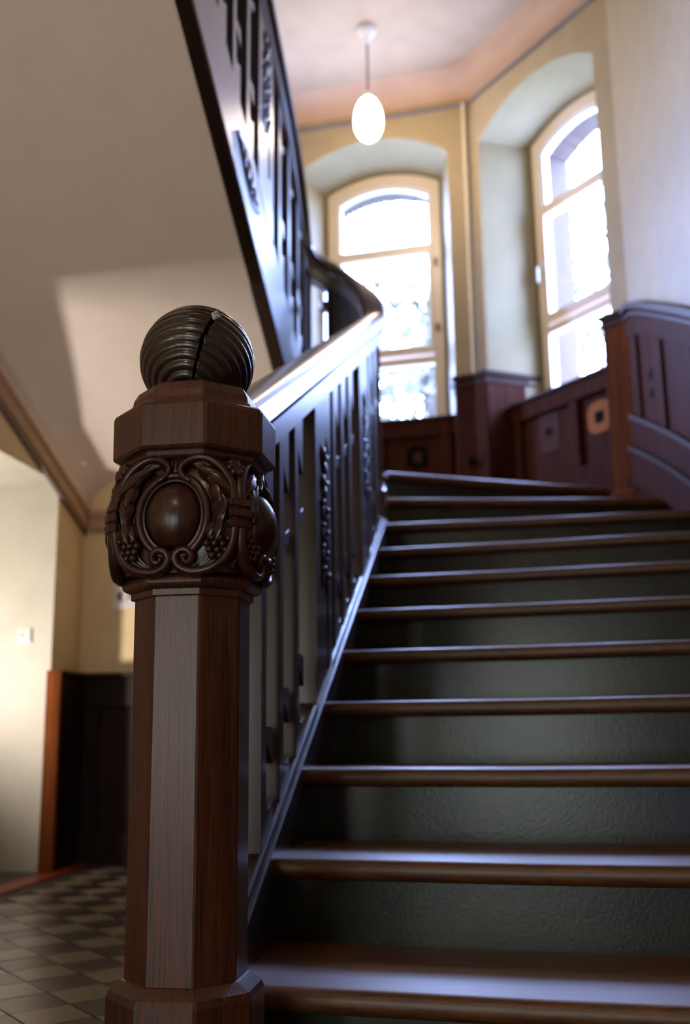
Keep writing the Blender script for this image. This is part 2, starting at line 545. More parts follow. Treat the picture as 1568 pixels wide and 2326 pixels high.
pw.add([(XW - 0.3, OP1, FB), (XW - 0.3, OP1, OPZ), (XW - 0.3, 2.0, OPZ), (XW - 0.3, 2.0, FB)], [(0, 1, 2, 3)])
pw.add([(XW - 0.3, 2.0, FB), (XW - 0.3, 2.0, OPZ), (-4.6, 2.0, OPZ), (-4.6, 2.0, FB)], [(0, 1, 2, 3)])
pw.add([(-4.6, 2.0, FB), (-4.6, OPY, FB), (-4.6, OPY, OPZ), (-4.6, 2.0, OPZ)], [(0, 1, 2, 3)])
pw.add([(XW, 2.0, OPZ), (XW, OPY, OPZ), (-4.6, OPY, OPZ), (-4.6, 2.0, OPZ)], [(0, 1, 2, 3)])
tag(pw.build('wall_passage', 'passage'), kind='structure')
rw = MB()
ys = [-3.0, 3.6, 3.8, 4.0, 4.1, 4.2, 4.3, 4.4, 4.5, 4.6, 4.65, 4.75, C2.y]
rw.loft([[(xr(y) if y < 4.87 else C2.x, y, FB), (xr(y) if y < 4.87 else C2.x, y, CEIL)] for y in ys], caps=False, ring_closed=False)
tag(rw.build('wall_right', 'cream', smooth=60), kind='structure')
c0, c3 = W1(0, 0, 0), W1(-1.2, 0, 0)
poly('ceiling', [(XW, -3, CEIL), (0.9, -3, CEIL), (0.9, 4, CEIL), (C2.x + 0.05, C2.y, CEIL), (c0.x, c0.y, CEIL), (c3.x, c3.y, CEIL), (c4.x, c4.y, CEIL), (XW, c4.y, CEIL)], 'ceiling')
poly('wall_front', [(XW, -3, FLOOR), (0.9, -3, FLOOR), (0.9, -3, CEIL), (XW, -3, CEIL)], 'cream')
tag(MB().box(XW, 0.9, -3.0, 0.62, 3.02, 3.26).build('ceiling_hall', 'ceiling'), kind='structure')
# wall below the landing, closing the hall
FY = 4.50
tag(MB().box(XW, -0.62, FY, FY + 0.1, FB, 1.26).box(-0.62, XS - 0.03, FY, FY + 0.1, FB, 1.08).build('wall_far', 'hall'), kind='structure')

# floor and tiles
floor = tag(MB().box(-4.6, 0.9, -3.0, 4.6, FLOOR - 0.06, FLOOR - 0.006).box(XW, 0.9, 4.6, 6.0, FLOOR - 0.06, FLOOR - 0.006).build('floor', 'grout'), kind='structure')
def tile_mesh(pts, z1, nm, mat, at):
    return MB().prism(pts, FLOOR - 0.008, z1, lambda a, b, h: (a, b, h)).build(nm, mat, floor, at=at)
TS = 0.127
bx = TS / 2 - 0.002
dq = TS / math.sqrt(2)
cent = []
for i in range(-60, 61):
    for j in range(-60, 61):
        cx, cy = -1.0 + (i + j) * dq, 2.0 + (i - j) * dq
        if XW + 0.24 < cx < 0.8 and -2.9 < cy < FY - 0.20 and not (cx > XS - 0.1 and cy > Y0):
            cent.append((cx, cy, (i + j * 1) % 2 if False else (i % 2 + j % 2) % 2))
def vis(p):
    v = Vector((p[0], p[1], FLOOR)); d = v.dot(CF)
    if d < 0.3: return -1
    X = 784 + 2328 * v.dot(CR) / d; Yp = 1163 - 2328 * v.dot(CU) / d
    return d if (-90 < X < 420 and Yp < 2440) else -1
near = sorted([c for c in cent if vis(c) > 0], key=vis)[:280]
nearset = set(near)
protos = {}
for c in cent:
    if c in nearset:
        mat = 'tile_light' if c[2] else 'tile_dark'
        if mat not in protos:
            d = bx * math.sqrt(2)
            protos[mat] = MB().prism([(-d, 0), (0, -d), (d, 0), (0, d)], -0.006, 0.0, lambda a, b, h: (a, b, FLOOR + h))
            protos[mat] = protos[mat].build('tile', mat, floor)
            protos[mat].location = (c[0], c[1], 0)
        else:
            copy_part(protos[mat], floor, (c[0], c[1], random.uniform(-0.0008, 0.0008)))
for mat, par in (('tile_light', 1), ('tile_dark', 0)):
    m = MB()
    d = bx * math.sqrt(2)
    for c in cent:
        if c not in nearset and c[2] == par:
            m.prism([(c[0] - d, c[1]), (c[0], c[1] - d), (c[0] + d, c[1]), (c[0], c[1] + d)], FLOOR - 0.006, FLOOR, lambda a, b, h: (a, b, h))
    tag(m.build('tile_field', mat, floor), kind='stuff')
y = -1.0
while y < FY - 0.08:                                    # red border along the left wall
    tag(MB().box(XW + 0.005, XW + 0.115, y, y + 0.123, FLOOR - 0.006, FLOOR + 0.0005).build('border_tile', 'tile_red', floor))
    y += 0.127
x = XW + 0.125
while x < XS - 0.2:
    MB().box(x, x + 0.123, FY - 0.125, FY - 0.012, FLOOR - 0.006, FLOOR + 0.0005).build('border_tile', 'tile_dark', floor)
    x += 0.127
m = MB()
for i in range(20):
    for j in range(16):
        m.box(-4.58 + i * 0.134, -4.45 + i * 0.134, 2.02 + j * 0.136, 2.152 + j * 0.136, FLOOR - 0.006, FLOOR)
tag(m.build('passage_tiles', 'tile_dark', floor), kind='stuff')

# cornices and picture rail along the upper walls
def run_profile(name, paths, prof, mat, inner=1):
    """paths: polyline of plan points; prof: list of (inward offset, z)"""
    m = MB()
    P = [Vector((p[0], p[1], 0)) for p in paths]
    rings = []
    for i, p in enumerate(P):
        d0 = (P[i] - P[i - 1]).normalized() if i else None
        d1 = (P[i + 1] - P[i]).normalized() if i < len(P) - 1 else None
        d0 = d0 or d1; d1 = d1 or d0
        n0 = Vector((d0.y, -d0.x, 0)); n1 = Vector((d1.y, -d1.x, 0))
        n = (n0 + n1).normalized()
        k = 1 / max(0.3, n.dot(n0))
        rings.append([p + n * (o * k * inner) + Vector((0, 0, z)) for o, z in prof])
    m.loft(rings, caps=False, ring_closed=False)
    return tag(m.build(name, mat, smooth=50), kind='structure')
plan = [(XW, -2.9), (XW, c4.y), (c4.x, c4.y), (c3.x, c3.y), (c0.x, c0.y), (C2.x, C2.y), (0.775, 4.65), (0.82, 4.4), (0.855, 4.1), (0.87, 3.6), (0.87, -2.9)]
plan = [plan[0], (XW, c4.y)] + plan[3:] if abs(c4.x - XW) < 0.02 else plan
cove = [(0.0, 3.855)] + [(0.012 + 0.13 * (1 - math.cos(t)), 3.862 + 0.137 * math.sin(t)) for t in [R(a) for a in (0, 15, 30, 45, 60, 75, 90)]]
run_profile('trim_1', plan, cove, 'cornice')
run_profile('trim_2', plan, [(0.0, 3.832), (0.016, 3.829), (0.018, 3.820), (0.012, 3.812), (0.0, 3.810)], 'gray_line')

# ------------------------------------------------------------------ lower staircase
stairs = thing('staircase', (0, Y0, FLOOR), 'lower flight of worn brown wooden treads and grey green risers', 'staircase')
def tread_section(nose, back, z, t=0.040):
    """nose, back: plan Vectors; rounded front edge"""
    d = (back - nose); l = d.length; d = d / l
    pts = [(0.016, 0), (0.006, -0.004), (0.0, -0.013), (0.0, -t + 0.013), (0.006, -t + 0.004), (0.016, -t), (l, -t), (l, 0)]
    return [nose + d * a + Vector((0, 0, z + b)) for a, b in pts]
ct, st = math.cos(TH), math.sin(TH)
def nose_line(k):
    """left and right plan points of nose k"""
    if k <= 7:
        yl = Y0 + RUN * k
        a = TH
        l = Vector((XS, yl, 0))
    elif k == 8:
        l = Vector((XS, 4.165, 0)); a = R(-0.8)
    elif k == 9:
        l = Vector((XS - 0.012, 4.365, 0)); a = R(11)
    else:
        l = Vector((XS - 0.02, 4.505, 0)); a = R(27)
    u = Vector((math.cos(a), math.sin(a), 0))
    t = 0.5
    for _ in range(40):                       # march to the right wall
        p = l + u * t
        t += (xr(p.y) - 0.014 - p.x) / u.x
    return l, l + u * t
noses = [nose_line(k) for k in range(11)]
for k in range(10):
    (l, r), (l2, r2) = noses[k], noses[k + 1]
    z = -E + RISE * k
    ov = 0.036
    dl = (l2 - l).normalized(); dr = (r2 - r).normalized()
    secs = []
    for i in range(9):                        # a little wear in the middle of each tread
        t = i / 8
        secs.append(tread_section(l.lerp(r, t), l2.lerp(r2, t) + (dl.lerp(dr, t)) * (ov + 0.012), z - 0.0022 * math.exp(-((t - 0.42) / 0.22) ** 2)))
    MB().loft(secs).build('tread', 'tread', stairs, smooth=40)
for k in range(11):
    l, r = noses[k]
    zt = -E + RISE * k - 0.038
    zb_ = (-E + RISE * (k - 1) if k else FLOOR) - 0.002
    u = (r - l).normalized(); n = Vector((-u.y, u.x, 0))
    a, b = l + n * 0.036 - u * 0.03, r + n * 0.036 + u * 0.02
    c_, d_ = a + n * 0.02, b + n * 0.02
    m = MB().loft([[a + Vector((0, 0, zb_)), b + Vector((0, 0, zb_)), d_ + Vector((0, 0, zb_)), c_ + Vector((0, 0, zb_))],
                   [a + Vector((0, 0, zt)), b + Vector((0, 0, zt)), d_ + Vector((0, 0, zt)), c_ + Vector((0, 0, zt))]])
    m.build('riser', 'riser', stairs)
# landing
l, r = noses[10]
u = (r - l).normalized(); n = Vector((-u.y, u.x, 0))
pl = [l, r, Vector((C2.x - 0.02, C2.y - 0.01, 0)), W2(1.0, 0.1, 0), W2(0.1, 0.1, 0), W1(-0.1, 0.1, 0), W1(-0.75, 0.1, 0), Vector((WC[0] - 0.02, WC[1] + WR + 0.03, 0)), Vector((WC[0] + 0.12, WC[1] + WR, 0))]
MB().loft([tread_section(l, l + n * 0.08, ZL), tread_section(r, r + n * 0.08, ZL)]).build('tread', 'tread', stairs, smooth=40)
MB().prism([(p.x, p.y) for p in [l + n * 0.07, r + n * 0.07] + pl[2:]], ZL - 0.04, ZL - 0.0005, lambda a, b, h: (a, b, h)).build('landing_floor', 'tread', stairs)
# stringer of the lower flight (closed string)
def sheared(y0, y1, x0, x1, zl, zh, zf):
    return [[(x0, y, zf(y) + zl), (x1, y, zf(y) + zl), (x1, y, zf(y) + zh), (x0, y, zf(y) + zh)] for y in (y0, y1)]
ye = WC[1]
MB().loft(sheared(1.60, ye, XS - 0.075, XS, -0.28, 0.018, nl)).build('stringer', 'stringer', stairs, bevel=0.004)
tag(MB().loft(sheared(1.60, ye, XS - 0.062, XS - 0.012, 0.018, 0.030, nl)).build('stringer_moulding', 'stringer', stairs, bevel=0.005))
# boarded side of the lower flight below the stringer
MB().add([(XS - 0.05, 1.62, FLOOR), (XS - 0.05, ye, FLOOR), (XS - 0.05, ye, nl(ye) - 0.25), (XS - 0.05, 1.62, nl(1.62) - 0.18)], [(0, 1, 2, 3)]).build('side_panel', 'stringer', stairs)

# ------------------------------------------------------------------ balustrades
def board_outline(W, waist, sl):
    """narrow fretted board: straight near edge, notched far edge; heights over the nosing line, sheared by sl"""
    p = [(0, 0.0), (W, 0.0 + sl * W)]
    z = lambda q, s: q + sl * s * 0.5
    def arc(s0, z0, s1, z1, bulge, n=7):
        out = []
        for i in range(n + 1):
            t = i / n
            out.append((s0 + (s1 - s0) * (1 - math.cos(t * math.pi / 2)), z0 + (z1 - z0) * math.sin(t * math.pi / 2)))
        return out
    def notch(zb, zt, dt):
        q = []
        # U bottom: from the tip at the edge down to the waist
        for i in range(8):
            t = math.pi / 2 * i / 7
            q.append((W - (W - waist) * math.sin(t), zb + 0.020 - 0.020 * math.sin(min(math.pi, t * 2)) + 0.004 * math.sin(t)))
        for i in range(8):
            t = math.pi / 2 * (1 - i / 7)
            q.append((W - (W - waist) * math.sin(t) , zt - dt + dt * math.sin(t)))
        return q
    r = 0.012
    p += [(W, 0.100)]
    p += notch(0.105, 0.236, 0.045)
    p += [(W, 0.252), (W - r * 0.4, 0.262), (W - r * 1.2, 0.265), (waist, 0.266)]
    p += [(waist, 0.578), (W - r * 1.2, 0.579), (W - r * 0.4, 0.582), (W, 0.590)]
    p += notch(0.602, 0.749, 0.045)
    p += [(W, 0.845 + sl * W), (0, 0.845)]
    return p
BW, WAIST = 0.100, 0.042
def board_mesh(sl):
    m = MB()
    m.prism(board_outline(BW, WAIST, sl), -BT / 2, BT / 2, lambda s, z, h: (h, s, z))
    return m
def wide_mesh(sl):
    m = MB()
    W = 0.245
    def rect(s0, s1, z0, z1, sh0, sh1):
        m.prism([(s0, z0 + (sl * s0 if sh0 else 0)), (s1, z0 + (sl * s1 if sh0 else 0)), (s1, z1 + (sl * s1 if sh1 else 0)), (s0, z1 + (sl * s0 if sh1 else 0))], -BT / 2 - 0.004, BT / 2 + 0.004, lambda s, z, h: (h, s, z))
    rect(0, 0.155, 0.0, 0.12, 1, 0); rect(0.155, 0.19, 0.0, 0.12, 1, 0); rect(0.19, W, 0.0, 0.12, 1, 0)
    rect(0, 0.155, 0.12, 0.36, 0, 0); rect(0.19, W, 0.12, 0.36, 0, 0)
    rect(0, W, 0.36, 0.845, 0, 1)
    return m
def carved_drop(parent, y, z, x, upper):
    """bell flowers, stems and beads on the face of a wide board"""
    sx = 1
    m = MB()
    def P(s, q, d=0.006): return Vector((x + d, y + s, z + q))
    ax = (Vector((1, 0, 0)), Vector((0, 1, 0)), Vector((0, 0, 1)))
    m.tube([P(0.165, 0.765, 0.0), P(0.175, 0.72, 0.004), P(0.150, 0.675), P(0.125, 0.64)], [0.004, 0.006, 0.006, 0.004], 6)
    m.tube([P(0.075, 0.72, 0.0), P(0.085, 0.69, 0.004), P(0.10, 0.66), P(0.115, 0.63)], [0.004, 0.006, 0.006, 0.004], 6)
    for s, q, a, b in ((0.09, 0.700, 0.013, 0.02), (0.14, 0.690, 0.013, 0.022), (0.115, 0.655, 0.016, 0.028), (0.09, 0.62, 0.012, 0.022), (0.145, 0.615, 0.012, 0.024), (0.115, 0.585, 0.015, 0.03)):
        m.ball(P(s, q), 1, 8, 6, (0.009, a, b), ax)
    for s, top in ((0.085, 0.56), (0.15, 0.55)):
        q = top
        i = 0
        while q > 0.37:
            m.ball(P(s + (0.006 if i % 2 else -0.006), q), 0.0085 if i % 3 else 0.011, 8, 5)
            m.ball(P(s, q - 0.028), 1, 6, 5, (0.006, 0.009, 0.024), ax)
            q -= 0.06; i += 1
    return m.build('carved_drop', 'board', parent, smooth=50)

def railing_profile():
    # (side offset, height below the rail top)
    return [(-0.052, -0.062), (-0.058, -0.052), (-0.055, -0.036), (-0.048, -0.016), (-0.036, -0.005), (-0.018, 0.0), (0.018, 0.0), (0.036, -0.005), (0.048, -0.016), (0.055, -0.036), (0.058, -0.052), (0.052, -0.062), (0.036, -0.066), (0.034, -0.078), (0.028, -0.085), (-0.028, -0.085), (-0.034, -0.078), (-0.036, -0.066)]
def top_rail_profile():
    return [(-0.029, -0.085), (0.029, -0.085), (0.029, -0.138), (0.025, -0.142), (-0.025, -0.142), (-0.029, -0.138)]
def string_z(t):
    zA, zB, Lc = nl(WC[1]) + 0.945, nu(WC[1]) + 0.945, math.pi * WR
    return (2 * t ** 3 - 3 * t ** 2 + 1) * zA + (t ** 3 - 2 * t * t + t) * SL * Lc + (3 * t * t - 2 * t ** 3) * zB + (t ** 3 - t * t) * SL * Lc
TURN = [(-0.1, 1.775), (0.0, nl(WC[1]) + 0.945), (0.12, 1.915), (0.25, 1.998), (0.417, 2.085), (0.53, 2.130), (0.667, 2.163), (0.83, 2.188), (0.93, 2.222), (1.0, 2.290), (1.1, 2.36)]
def turn_z(t):
    for k in range(1, len(TURN) - 2):
        if t <= TURN[k + 1][0] or k == len(TURN) - 3:
            (x0, y0), (x1, y1), (x2, y2), (x3, y3) = TURN[k - 1:k + 3]
            h = x2 - x1; q = min(1, max(0, (t - x1) / h))
            m1, m2 = (y2 - y0) / (x2 - x0) * h, (y3 - y1) / (x3 - x1) * h
            return (2 * q ** 3 - 3 * q * q + 1) * y1 + (q ** 3 - 2 * q * q + q) * m1 + (3 * q * q - 2 * q ** 3) * y2 + (q ** 3 - q * q) * m2
def path_low(y_start, n_turn=40):
    # plan point, side vector and rail-top height along the lower flight and the half turn
    P = []
    for i in range(3):
        y = y_start + (WC[1] - y_start) * i / 3
        P.append((Vector((XB, y, 0)), Vector((1, 0, 0)), nl(y) + 0.945))
    for i in range(n_turn + 1):
        t = i / n_turn
        a = math.pi * t
        P.append((Vector((WC[0] + WR * math.cos(a), WC[1] + WR * math.sin(a), 0)), Vector((math.cos(a), math.sin(a), 0)), turn_z(t)))
    return P
def path_up(y_end):
    # goose neck into the straight upper rail
    P = []
    for y, dz in ((WC[1], 2.290 - nu(WC[1]) - 0.945), (4.18, -0.128), (4.13, -0.085), (4.07, -0.050), (4.00, -0.025), (3.92, -0.008), (3.84, 0), (2.5, 0), (y_end, 0)):
        P.append((Vector((XU, y, 0)), Vector((-1, 0, 0)), nu(y) + 0.945 + dz))
    return P
def sweep(path, prof):
    m = MB()
    m.loft([[p + sd * a + Vector((0, 0, z + b)) for a, b in prof] for p, sd, z in path])
    return m
low = path_low(1.585)
upp = path_up(0.62)

bal = thing('balustrade', (XB, 1.6, FLOOR), 'dark oak balustrade of fretted boards beside the lower flight, with curved handrail', 'balustrade')
sweep(low, railing_profile()).build('handrail', 'rail', bal, smooth=35)
sweep(low, top_rail_profile()).build('top_rail', 'rail_low', bal, smooth=30)
wide_y = [2.565 - 0.925, 2.565, 3.49]
b0 = None; w0 = None
for wy in wide_y:
    if wy > 1.7:
        if w0 is None:
            w0 = wide_mesh(SL).build('carved_board', 'board', bal)
            w0.data.transform(Matrix.Translation(Vector(bal['org'])))
            wb = w0
        else:
            wb = copy_part(w0, bal)
        wb.location = Vector((XB, wy, nl(wy))) - Vector(bal['org'])
        carved_drop(bal, wy, nl(wy), XB + BT / 2 + 0.002, False)
    for off in (0.330, 0.495, 0.668):
        y = wy + off
        if y < 1.7 or y > 4.1: continue
        if b0 is None:
            b0 = board_mesh(SL).build('fretted_board', 'board', bal, bevel=0.003)
            b0.data.transform(Matrix.Translation(Vector(bal['org'])))
            bb = b0
        else:
            bb = copy_part(b0, bal)
        bb.location = Vector((XB, y, nl(y))) - Vector(bal['org'])
# boards on the curve
def curve_panel(a0, a1, n, name, parent, zb=-0.93, zt=-0.13, holes=None, mat='board', th=BT, rail_z=turn_z):
    m = MB()
    def pt(a, r, q):
        t = a / math.pi
        return Vector((WC[0] + r * math.cos(a), WC[1] + r * math.sin(a), rail_z(t) + q))
    for i in range(n):
        s0, s1 = a0 + (a1 - a0) * i / n, a0 + (a1 - a0) * (i + 1) / n
        spans = [(zb, zt)]
        if holes:
            spans = holes((i + 0.5) / n) or spans
        for q0, q1 in spans:
            r0, r1 = WR - th / 2, WR + th / 2
            m.loft([[pt(s, r0, q0), pt(s, r1, q0), pt(s, r1, q1), pt(s, r0, q1)] for s in (s0, s1)])
    return m.build(name, mat, parent, smooth=30)
for a0, a1 in ((3, 11), (19, 27), (35, 43)):
    curve_panel(R(a0), R(a1), 2, 'curved_board', bal)
curve_panel(R(47), R(115), 20, 'curved_panel', bal)
curve_panel(R(115), R(124), 2, 'panel_foot', bal, -0.93, -0.84)
curve_panel(R(115), R(124), 6, 'panel_tab', bal, holes=lambda t: [(-0.255, -0.212 - 0.006 * t)])
curve_panel(R(115), R(124), 10, 'panel_crown', bal, holes=lambda t: [(-0.165 + 0.02 * math.sqrt(max(0, 1 - (1 - t) ** 2)), -0.13)])
curve_panel(R(147), R(157), 3, 'curved_board', bal)
curve_panel(R(166), R(176), 3, 'curved_board', bal)
# string of the half turn
curve_panel(0.0, math.pi, 40, 'curved_stringer', bal, -1.225, -0.80, mat='stringer', th=0.07, rail_z=string_z)

ubal = thing('balustrade', (XU, 4.2, 1.3), 'dark oak balustrade overhead on the upper flight, rising to the left over the white soffit', 'balustrade')
sweep(upp, railing_profile()).build('handrail', 'rail', ubal, smooth=35)
sweep(upp, top_rail_profile()).build('top_rail', 'rail_low', ubal, smooth=30)
def place_upper(proto, y, first):
    o = proto if first else copy_part(proto, ubal)
    o.location = Vector((XU, y, nu(y))) - Vector(ubal['org'])
ub0 = board_mesh(-SL).build('fretted_board', 'board', ubal, bevel=0.003)
ub0.data.transform(Matrix.Translation(Vector(ubal['org'])))
uw0 = wide_mesh(-SL).build('carved_board', 'board', ubal)
uw0.data.transform(Matrix.Translation(Vector(ubal['org'])))
fb = fw_ = True
for wy in (3.335, 2.41, 1.485):
    place_upper(uw0, wy, fw_); fw_ = False
    carved_drop(ubal, wy, nu(wy) - 0.02, XU + BT / 2 + 0.002, True)
    for off in (0.37, 0.56, 0.755):
        if wy + off < 4.17:
            place_upper(ub0, wy + off, fb); fb = False

# ------------------------------------------------------------------ upper flight
ust = thing('staircase', (-1.3, 4.2, ZL), 'upper flight seen from below, white plastered soffit with dark stringer', 'staircase')
def zs(y): return 3.33 - SL * y if y < 3.44 else 3.33 - SL * 3.44 - 0.39 * (y - 3.44)
rings = []
ysf = [0.62, 1.2, 1.8, 2.4, 3.0, 3.3, 3.40, 3.44, 3.48, 3.55, 3.8, 4.1, 4.3, FY]
xsf = [XU + 0.02, -1.0, -1.2, -1.4, -1.56] + [-1.6 - 0.28 * math.sin(R(a)) for a in (10, 20, 30, 40, 50, 60, 70, 80, 90)]
def zsx(x, y):
    d = 0.0
    if x < -1.6:
        t = (-1.6 - x) / 0.28
        d = 0.185 * (1 - math.sqrt(max(0, 1 - min(1, t) ** 2)))
    return zs(y) - d
for y in ysf:
    rings.append([(x, y, zsx(x, y)) for x in xsf] + [(XW - 0.001, y, zs(y) - 0.188)])
MB().loft(rings, caps=False, ring_closed=False).build('soffit', 'soffit', ust, smooth=60)
corn = [(0.0, -0.285), (0.014, -0.283), (0.014, -0.272), (0.026, -0.268), (0.026, -0.215), (0.038, -0.210), (0.038, -0.196), (0.028, -0.192), (0.028, -0.182)]
MB().loft([[(XW + a, y, zs(y) + b) for a, b in corn] for y in ysf], caps=False, ring_closed=False).build('soffit_cornice', 'cornice', ust)
MB().loft([[(XW + a + 0.001, y, zs(y) + b) for a, b in ((0.0, -0.294), (0.016, -0.293), (0.016, -0.284), (0.0, -0.284))] for y in ysf], caps=False, ring_closed=False).build('cornice_bead', 'gray_line', ust)
MB().loft([[(x, FY - a, zs(FY) + b) for a, b in corn] for x in (XW + 0.03, XS - 0.1)], caps=False, ring_closed=False).build('soffit_cornice', 'cornice', ust)
# stringer face with moulding
def zu(y): return 3.33 - SL * y
xu0, xu1 = XU - 0.036, XU + BT / 2 + 0.002
yy = WC[1]
MB().loft([[(xu0, y, zu(y)), (xu1, y, zu(y)), (xu1, y, zu(y) + 0.31), (xu0, y, zu(y) + 0.31)] for y in (0.62, yy)]).build('stringer', 'stringer', ust, bevel=0.004)
# carved relief hanging below the wide board, sunk in a pointed field
def relief(yc):
    m = MB()
    def P(s, q, d): return Vector((xu1 + d, yc + s, zu(yc) + 0.16 - SL * s + q))
    n = 20
    lens = [(-0.15 + 0.30 * i / n, 0.052 * math.sin(math.pi * i / n)) for i in range(n + 1)]
    edge = [P(s, q, 0.003) for s, q in lens] + [P(s, -q, 0.003) for s, q in reversed(lens[1:-1])]
    m.tube(edge + [edge[0]], 0.005, 6)
    ax = (Vector((1, 0, 0)), Vector((0, 1, -SL)).normalized(), Vector((0, SL, 1)).normalized())
    for s, q, a, b in ((-0.10, 0, 0.022, 0.011), (-0.055, 0.008, 0.02, 0.016), (-0.01, -0.006, 0.022, 0.022), (0.04, 0.006, 0.02, 0.018), (0.085, 0, 0.02, 0.012), (0.115, 0, 0.014, 0.007)):
        m.ball(P(s, q, 0.003), 1, 8, 6, (0.010, a, b), ax)
    for s0, sg in ((-0.03, 1), (0.03, -1), (0.075, 1), (-0.08, -1)):
        pts = []
        for i in range(15):
            t = i / 14 * 4.2
            rr = 0.020 * (1 - 0.19 * t)
            pts.append(P(s0 + rr * math.cos(t), sg * (0.014 + rr * math.sin(t)), 0.006))
        m.tube(pts, 0.0035, 6)
    return m.build('carved_relief', 'stringer', ust, smooth=50)
for yc in (3.18, 2.255, 1.33):
    relief(yc)
# treads of the upper flight and the winders
j = 0
y = 4.02
z = ZL + RISE * 3
while y > 0.9:
    MB().box(XW + 0.01, XU + 0.0, y - RUN - 0.03, y, z - 0.04, z).build('tread', 'tread', ust)
    MB().box(XW + 0.01, XU + 0.0, y - 0.055, y - 0.035, z - RISE, z - 0.04).build('riser', 'riser', ust)
    y -= RUN; z += RISE
def wedge(a0, a1):
    bound = [Vector((XW + 0.01, 4.02, 0)), Vector((XW + 0.01, c4.y - 0.02, 0)), W3f(-0.84, -0.01, 0), W3f(0, -0.01, 0), W1(-0.62, -0.01, 0), W1(-0.2, -0.01, 0)]
    c = Vector((*WC, 0))
    def ang(p): return math.atan2(p.y - c.y, p.x - c.x) % (2 * math.pi)
    def hit(a):
        d = Vector((math.cos(a), math.sin(a), 0))
        best = None
        for p, q in zip(bound, bound[1:]):
            e = q - p
            den = d.x * e.y - d.y * e.x
            if abs(den) < 1e-9: continue
            t = ((p.x - c.x) * e.y - (p.y - c.y) * e.x) / den
            s = ((p.x - c.x) * d.y - (p.y - c.y) * d.x) / den
            if t > 0 and -1e-6 <= s <= 1 + 1e-6 and (best is None or t < best): best = t
        return c + d * best
    out = [c + Vector((math.cos(a), math.sin(a), 0)) * (WR - 0.01) for a in (a1, (a0 + a1) / 2, a0)]
    out += [hit(a0)]
    out += sorted([p for p in bound if a0 < ang(p) < a1], key=ang)
    out += [hit(a1)]
    return out
for a0, a1, k in ((100, 140, 1), (140, 184, 2)):
    pz = ZL + RISE * k
    MB().prism([(p.x, p.y) for p in wedge(R(a0), R(a1))], pz - 0.04, pz, lambda a, b, h: (a, b, h)).build('winder_tread', 'tread', ust)

# ------------------------------------------------------------------ newel post
NX, NY = -0.455, 1.50
newel = thing('newel_post', (NX, NY, FLOOR), 'carved dark oak newel post with cracked ringed ball, in front of the stair', 'newel post')
c = (NX, NY)
def octo(prof, nm, mat, bevel=0.0, smooth=None):
    # prof: circumradius, height; vertices at 22.5 degrees so that flats face the axes
    return MB().lathe(prof, c, 8, R(22.5)).build(nm, mat, newel, smooth=smooth, bevel=bevel)
octo([(0.112, FLOOR), (0.112, -0.352), (0.108, -0.343), (0.091, -0.331), (0.085, -0.329)], 'base', 'newel', 0.003)
octo([(0.0872, -0.332), (0.0872, 0.200)], 'shaft', 'newel', 0.002)
octo([(0.080, 0.195), (0.093, 0.197), (0.093, 0.2075), (0.085, 0.209)], 'fillet', 'newel', 0.001)
# astragal: rounded octagonal torus
octo([(0.090, 0.207)] + [(0.094 + 0.0125 * math.cos(t), 0.2175 + 0.0105 * math.sin(t)) for t in [R(a) for a in range(-80, 81, 20)]] + [(0.085, 0.230)], 'astragal', 'newel')
octo([(0.085, 0.396), (0.108, 0.398), (0.112, 0.402), (0.112, 0.412)], 'neck', 'newel', 0.001)
octo([(0.118, 0.408), (0.127, 0.4105), (0.1275, 0.475), (0.124, 0.483), (0.100, 0.488)], 'cap', 'newel', 0.003)
octo([(0.106, 0.486), (0.106, 0.4905), (0.1005, 0.4955), (0.098, 0.507), (0.089, 0.5225), (0.074, 0.526)], 'cap_step', 'newel', 0.002)
# capital drum, between a square and a circle
def rad_at(z):
    t = (z - 0.228) / (0.398 - 0.228)
    return 0.083 + 0.0205 * math.sin(math.pi * min(1, max(0, t * 0.85 + 0.14))) ** 0.8
def squircle(a, r, n=3.6):
    ca, sa = abs(math.cos(a)), abs(math.sin(a))
    return r / (ca ** n + sa ** n) ** (1 / n)
rings = []
for i in range(15):
    z = 0.228 + (0.398 - 0.228) * i / 14
    r = rad_at(z)
    rings.append([(NX + squircle(a, r) * math.sin(a), NY - squircle(a, r) * math.cos(a), z) for a in [2 * math.pi * k / 64 for k in range(64)]])
MB().loft(rings).build('capital', 'carved', newel, smooth=50)
def FP(s, z, d=0.0):
    """point on the front face of the capital: s across, z up, d proud of the surface"""
    r = rad_at(z)
    # find angle whose x equals s
    lo, hi = -R(60), R(60)
    for _ in range(30):
        mid = (lo + hi) / 2
        if squircle(mid, r) * math.sin(mid) < s: lo = mid
        else: hi = mid
    q = squircle(mid, r)
    p = Vector((q * math.sin(mid), -q * math.cos(mid), 0))
    e = 0.01
    q1, q2 = squircle(mid + e, r), squircle(mid - e, r)
    t = Vector((q1 * math.sin(mid + e), -q1 * math.cos(mid + e), 0)) - Vector((q2 * math.sin(mid - e), -q2 * math.cos(mid - e), 0))
    nrm = Vector((t.y, -t.x, 0)).normalized()
    return Vector((NX, NY, z)) + p + nrm * d
def fnorm(s, z):
    return (FP(s, z, 0.01) - FP(s, z, 0)).normalized()
ZC = 0.309
def smooth_path(pts, k=5):
    out = []
    n = len(pts)
    for i in range(n - 1):
        p0, p1, p2, p3 = (pts[max(0, i - 1)], pts[i], pts[i + 1], pts[min(n - 1, i + 2)])
        for j in range(k):
            t = j / k
            out.append(tuple(0.5 * (2 * b + (c_ - a) * t + (2 * a - 5 * b + 4 * c_ - d) * t * t + (3 * b - a - 3 * c_ + d) * t ** 3) for a, b, c_, d in zip(p0, p1, p2, p3)))
    out.append(pts[-1])
    return out
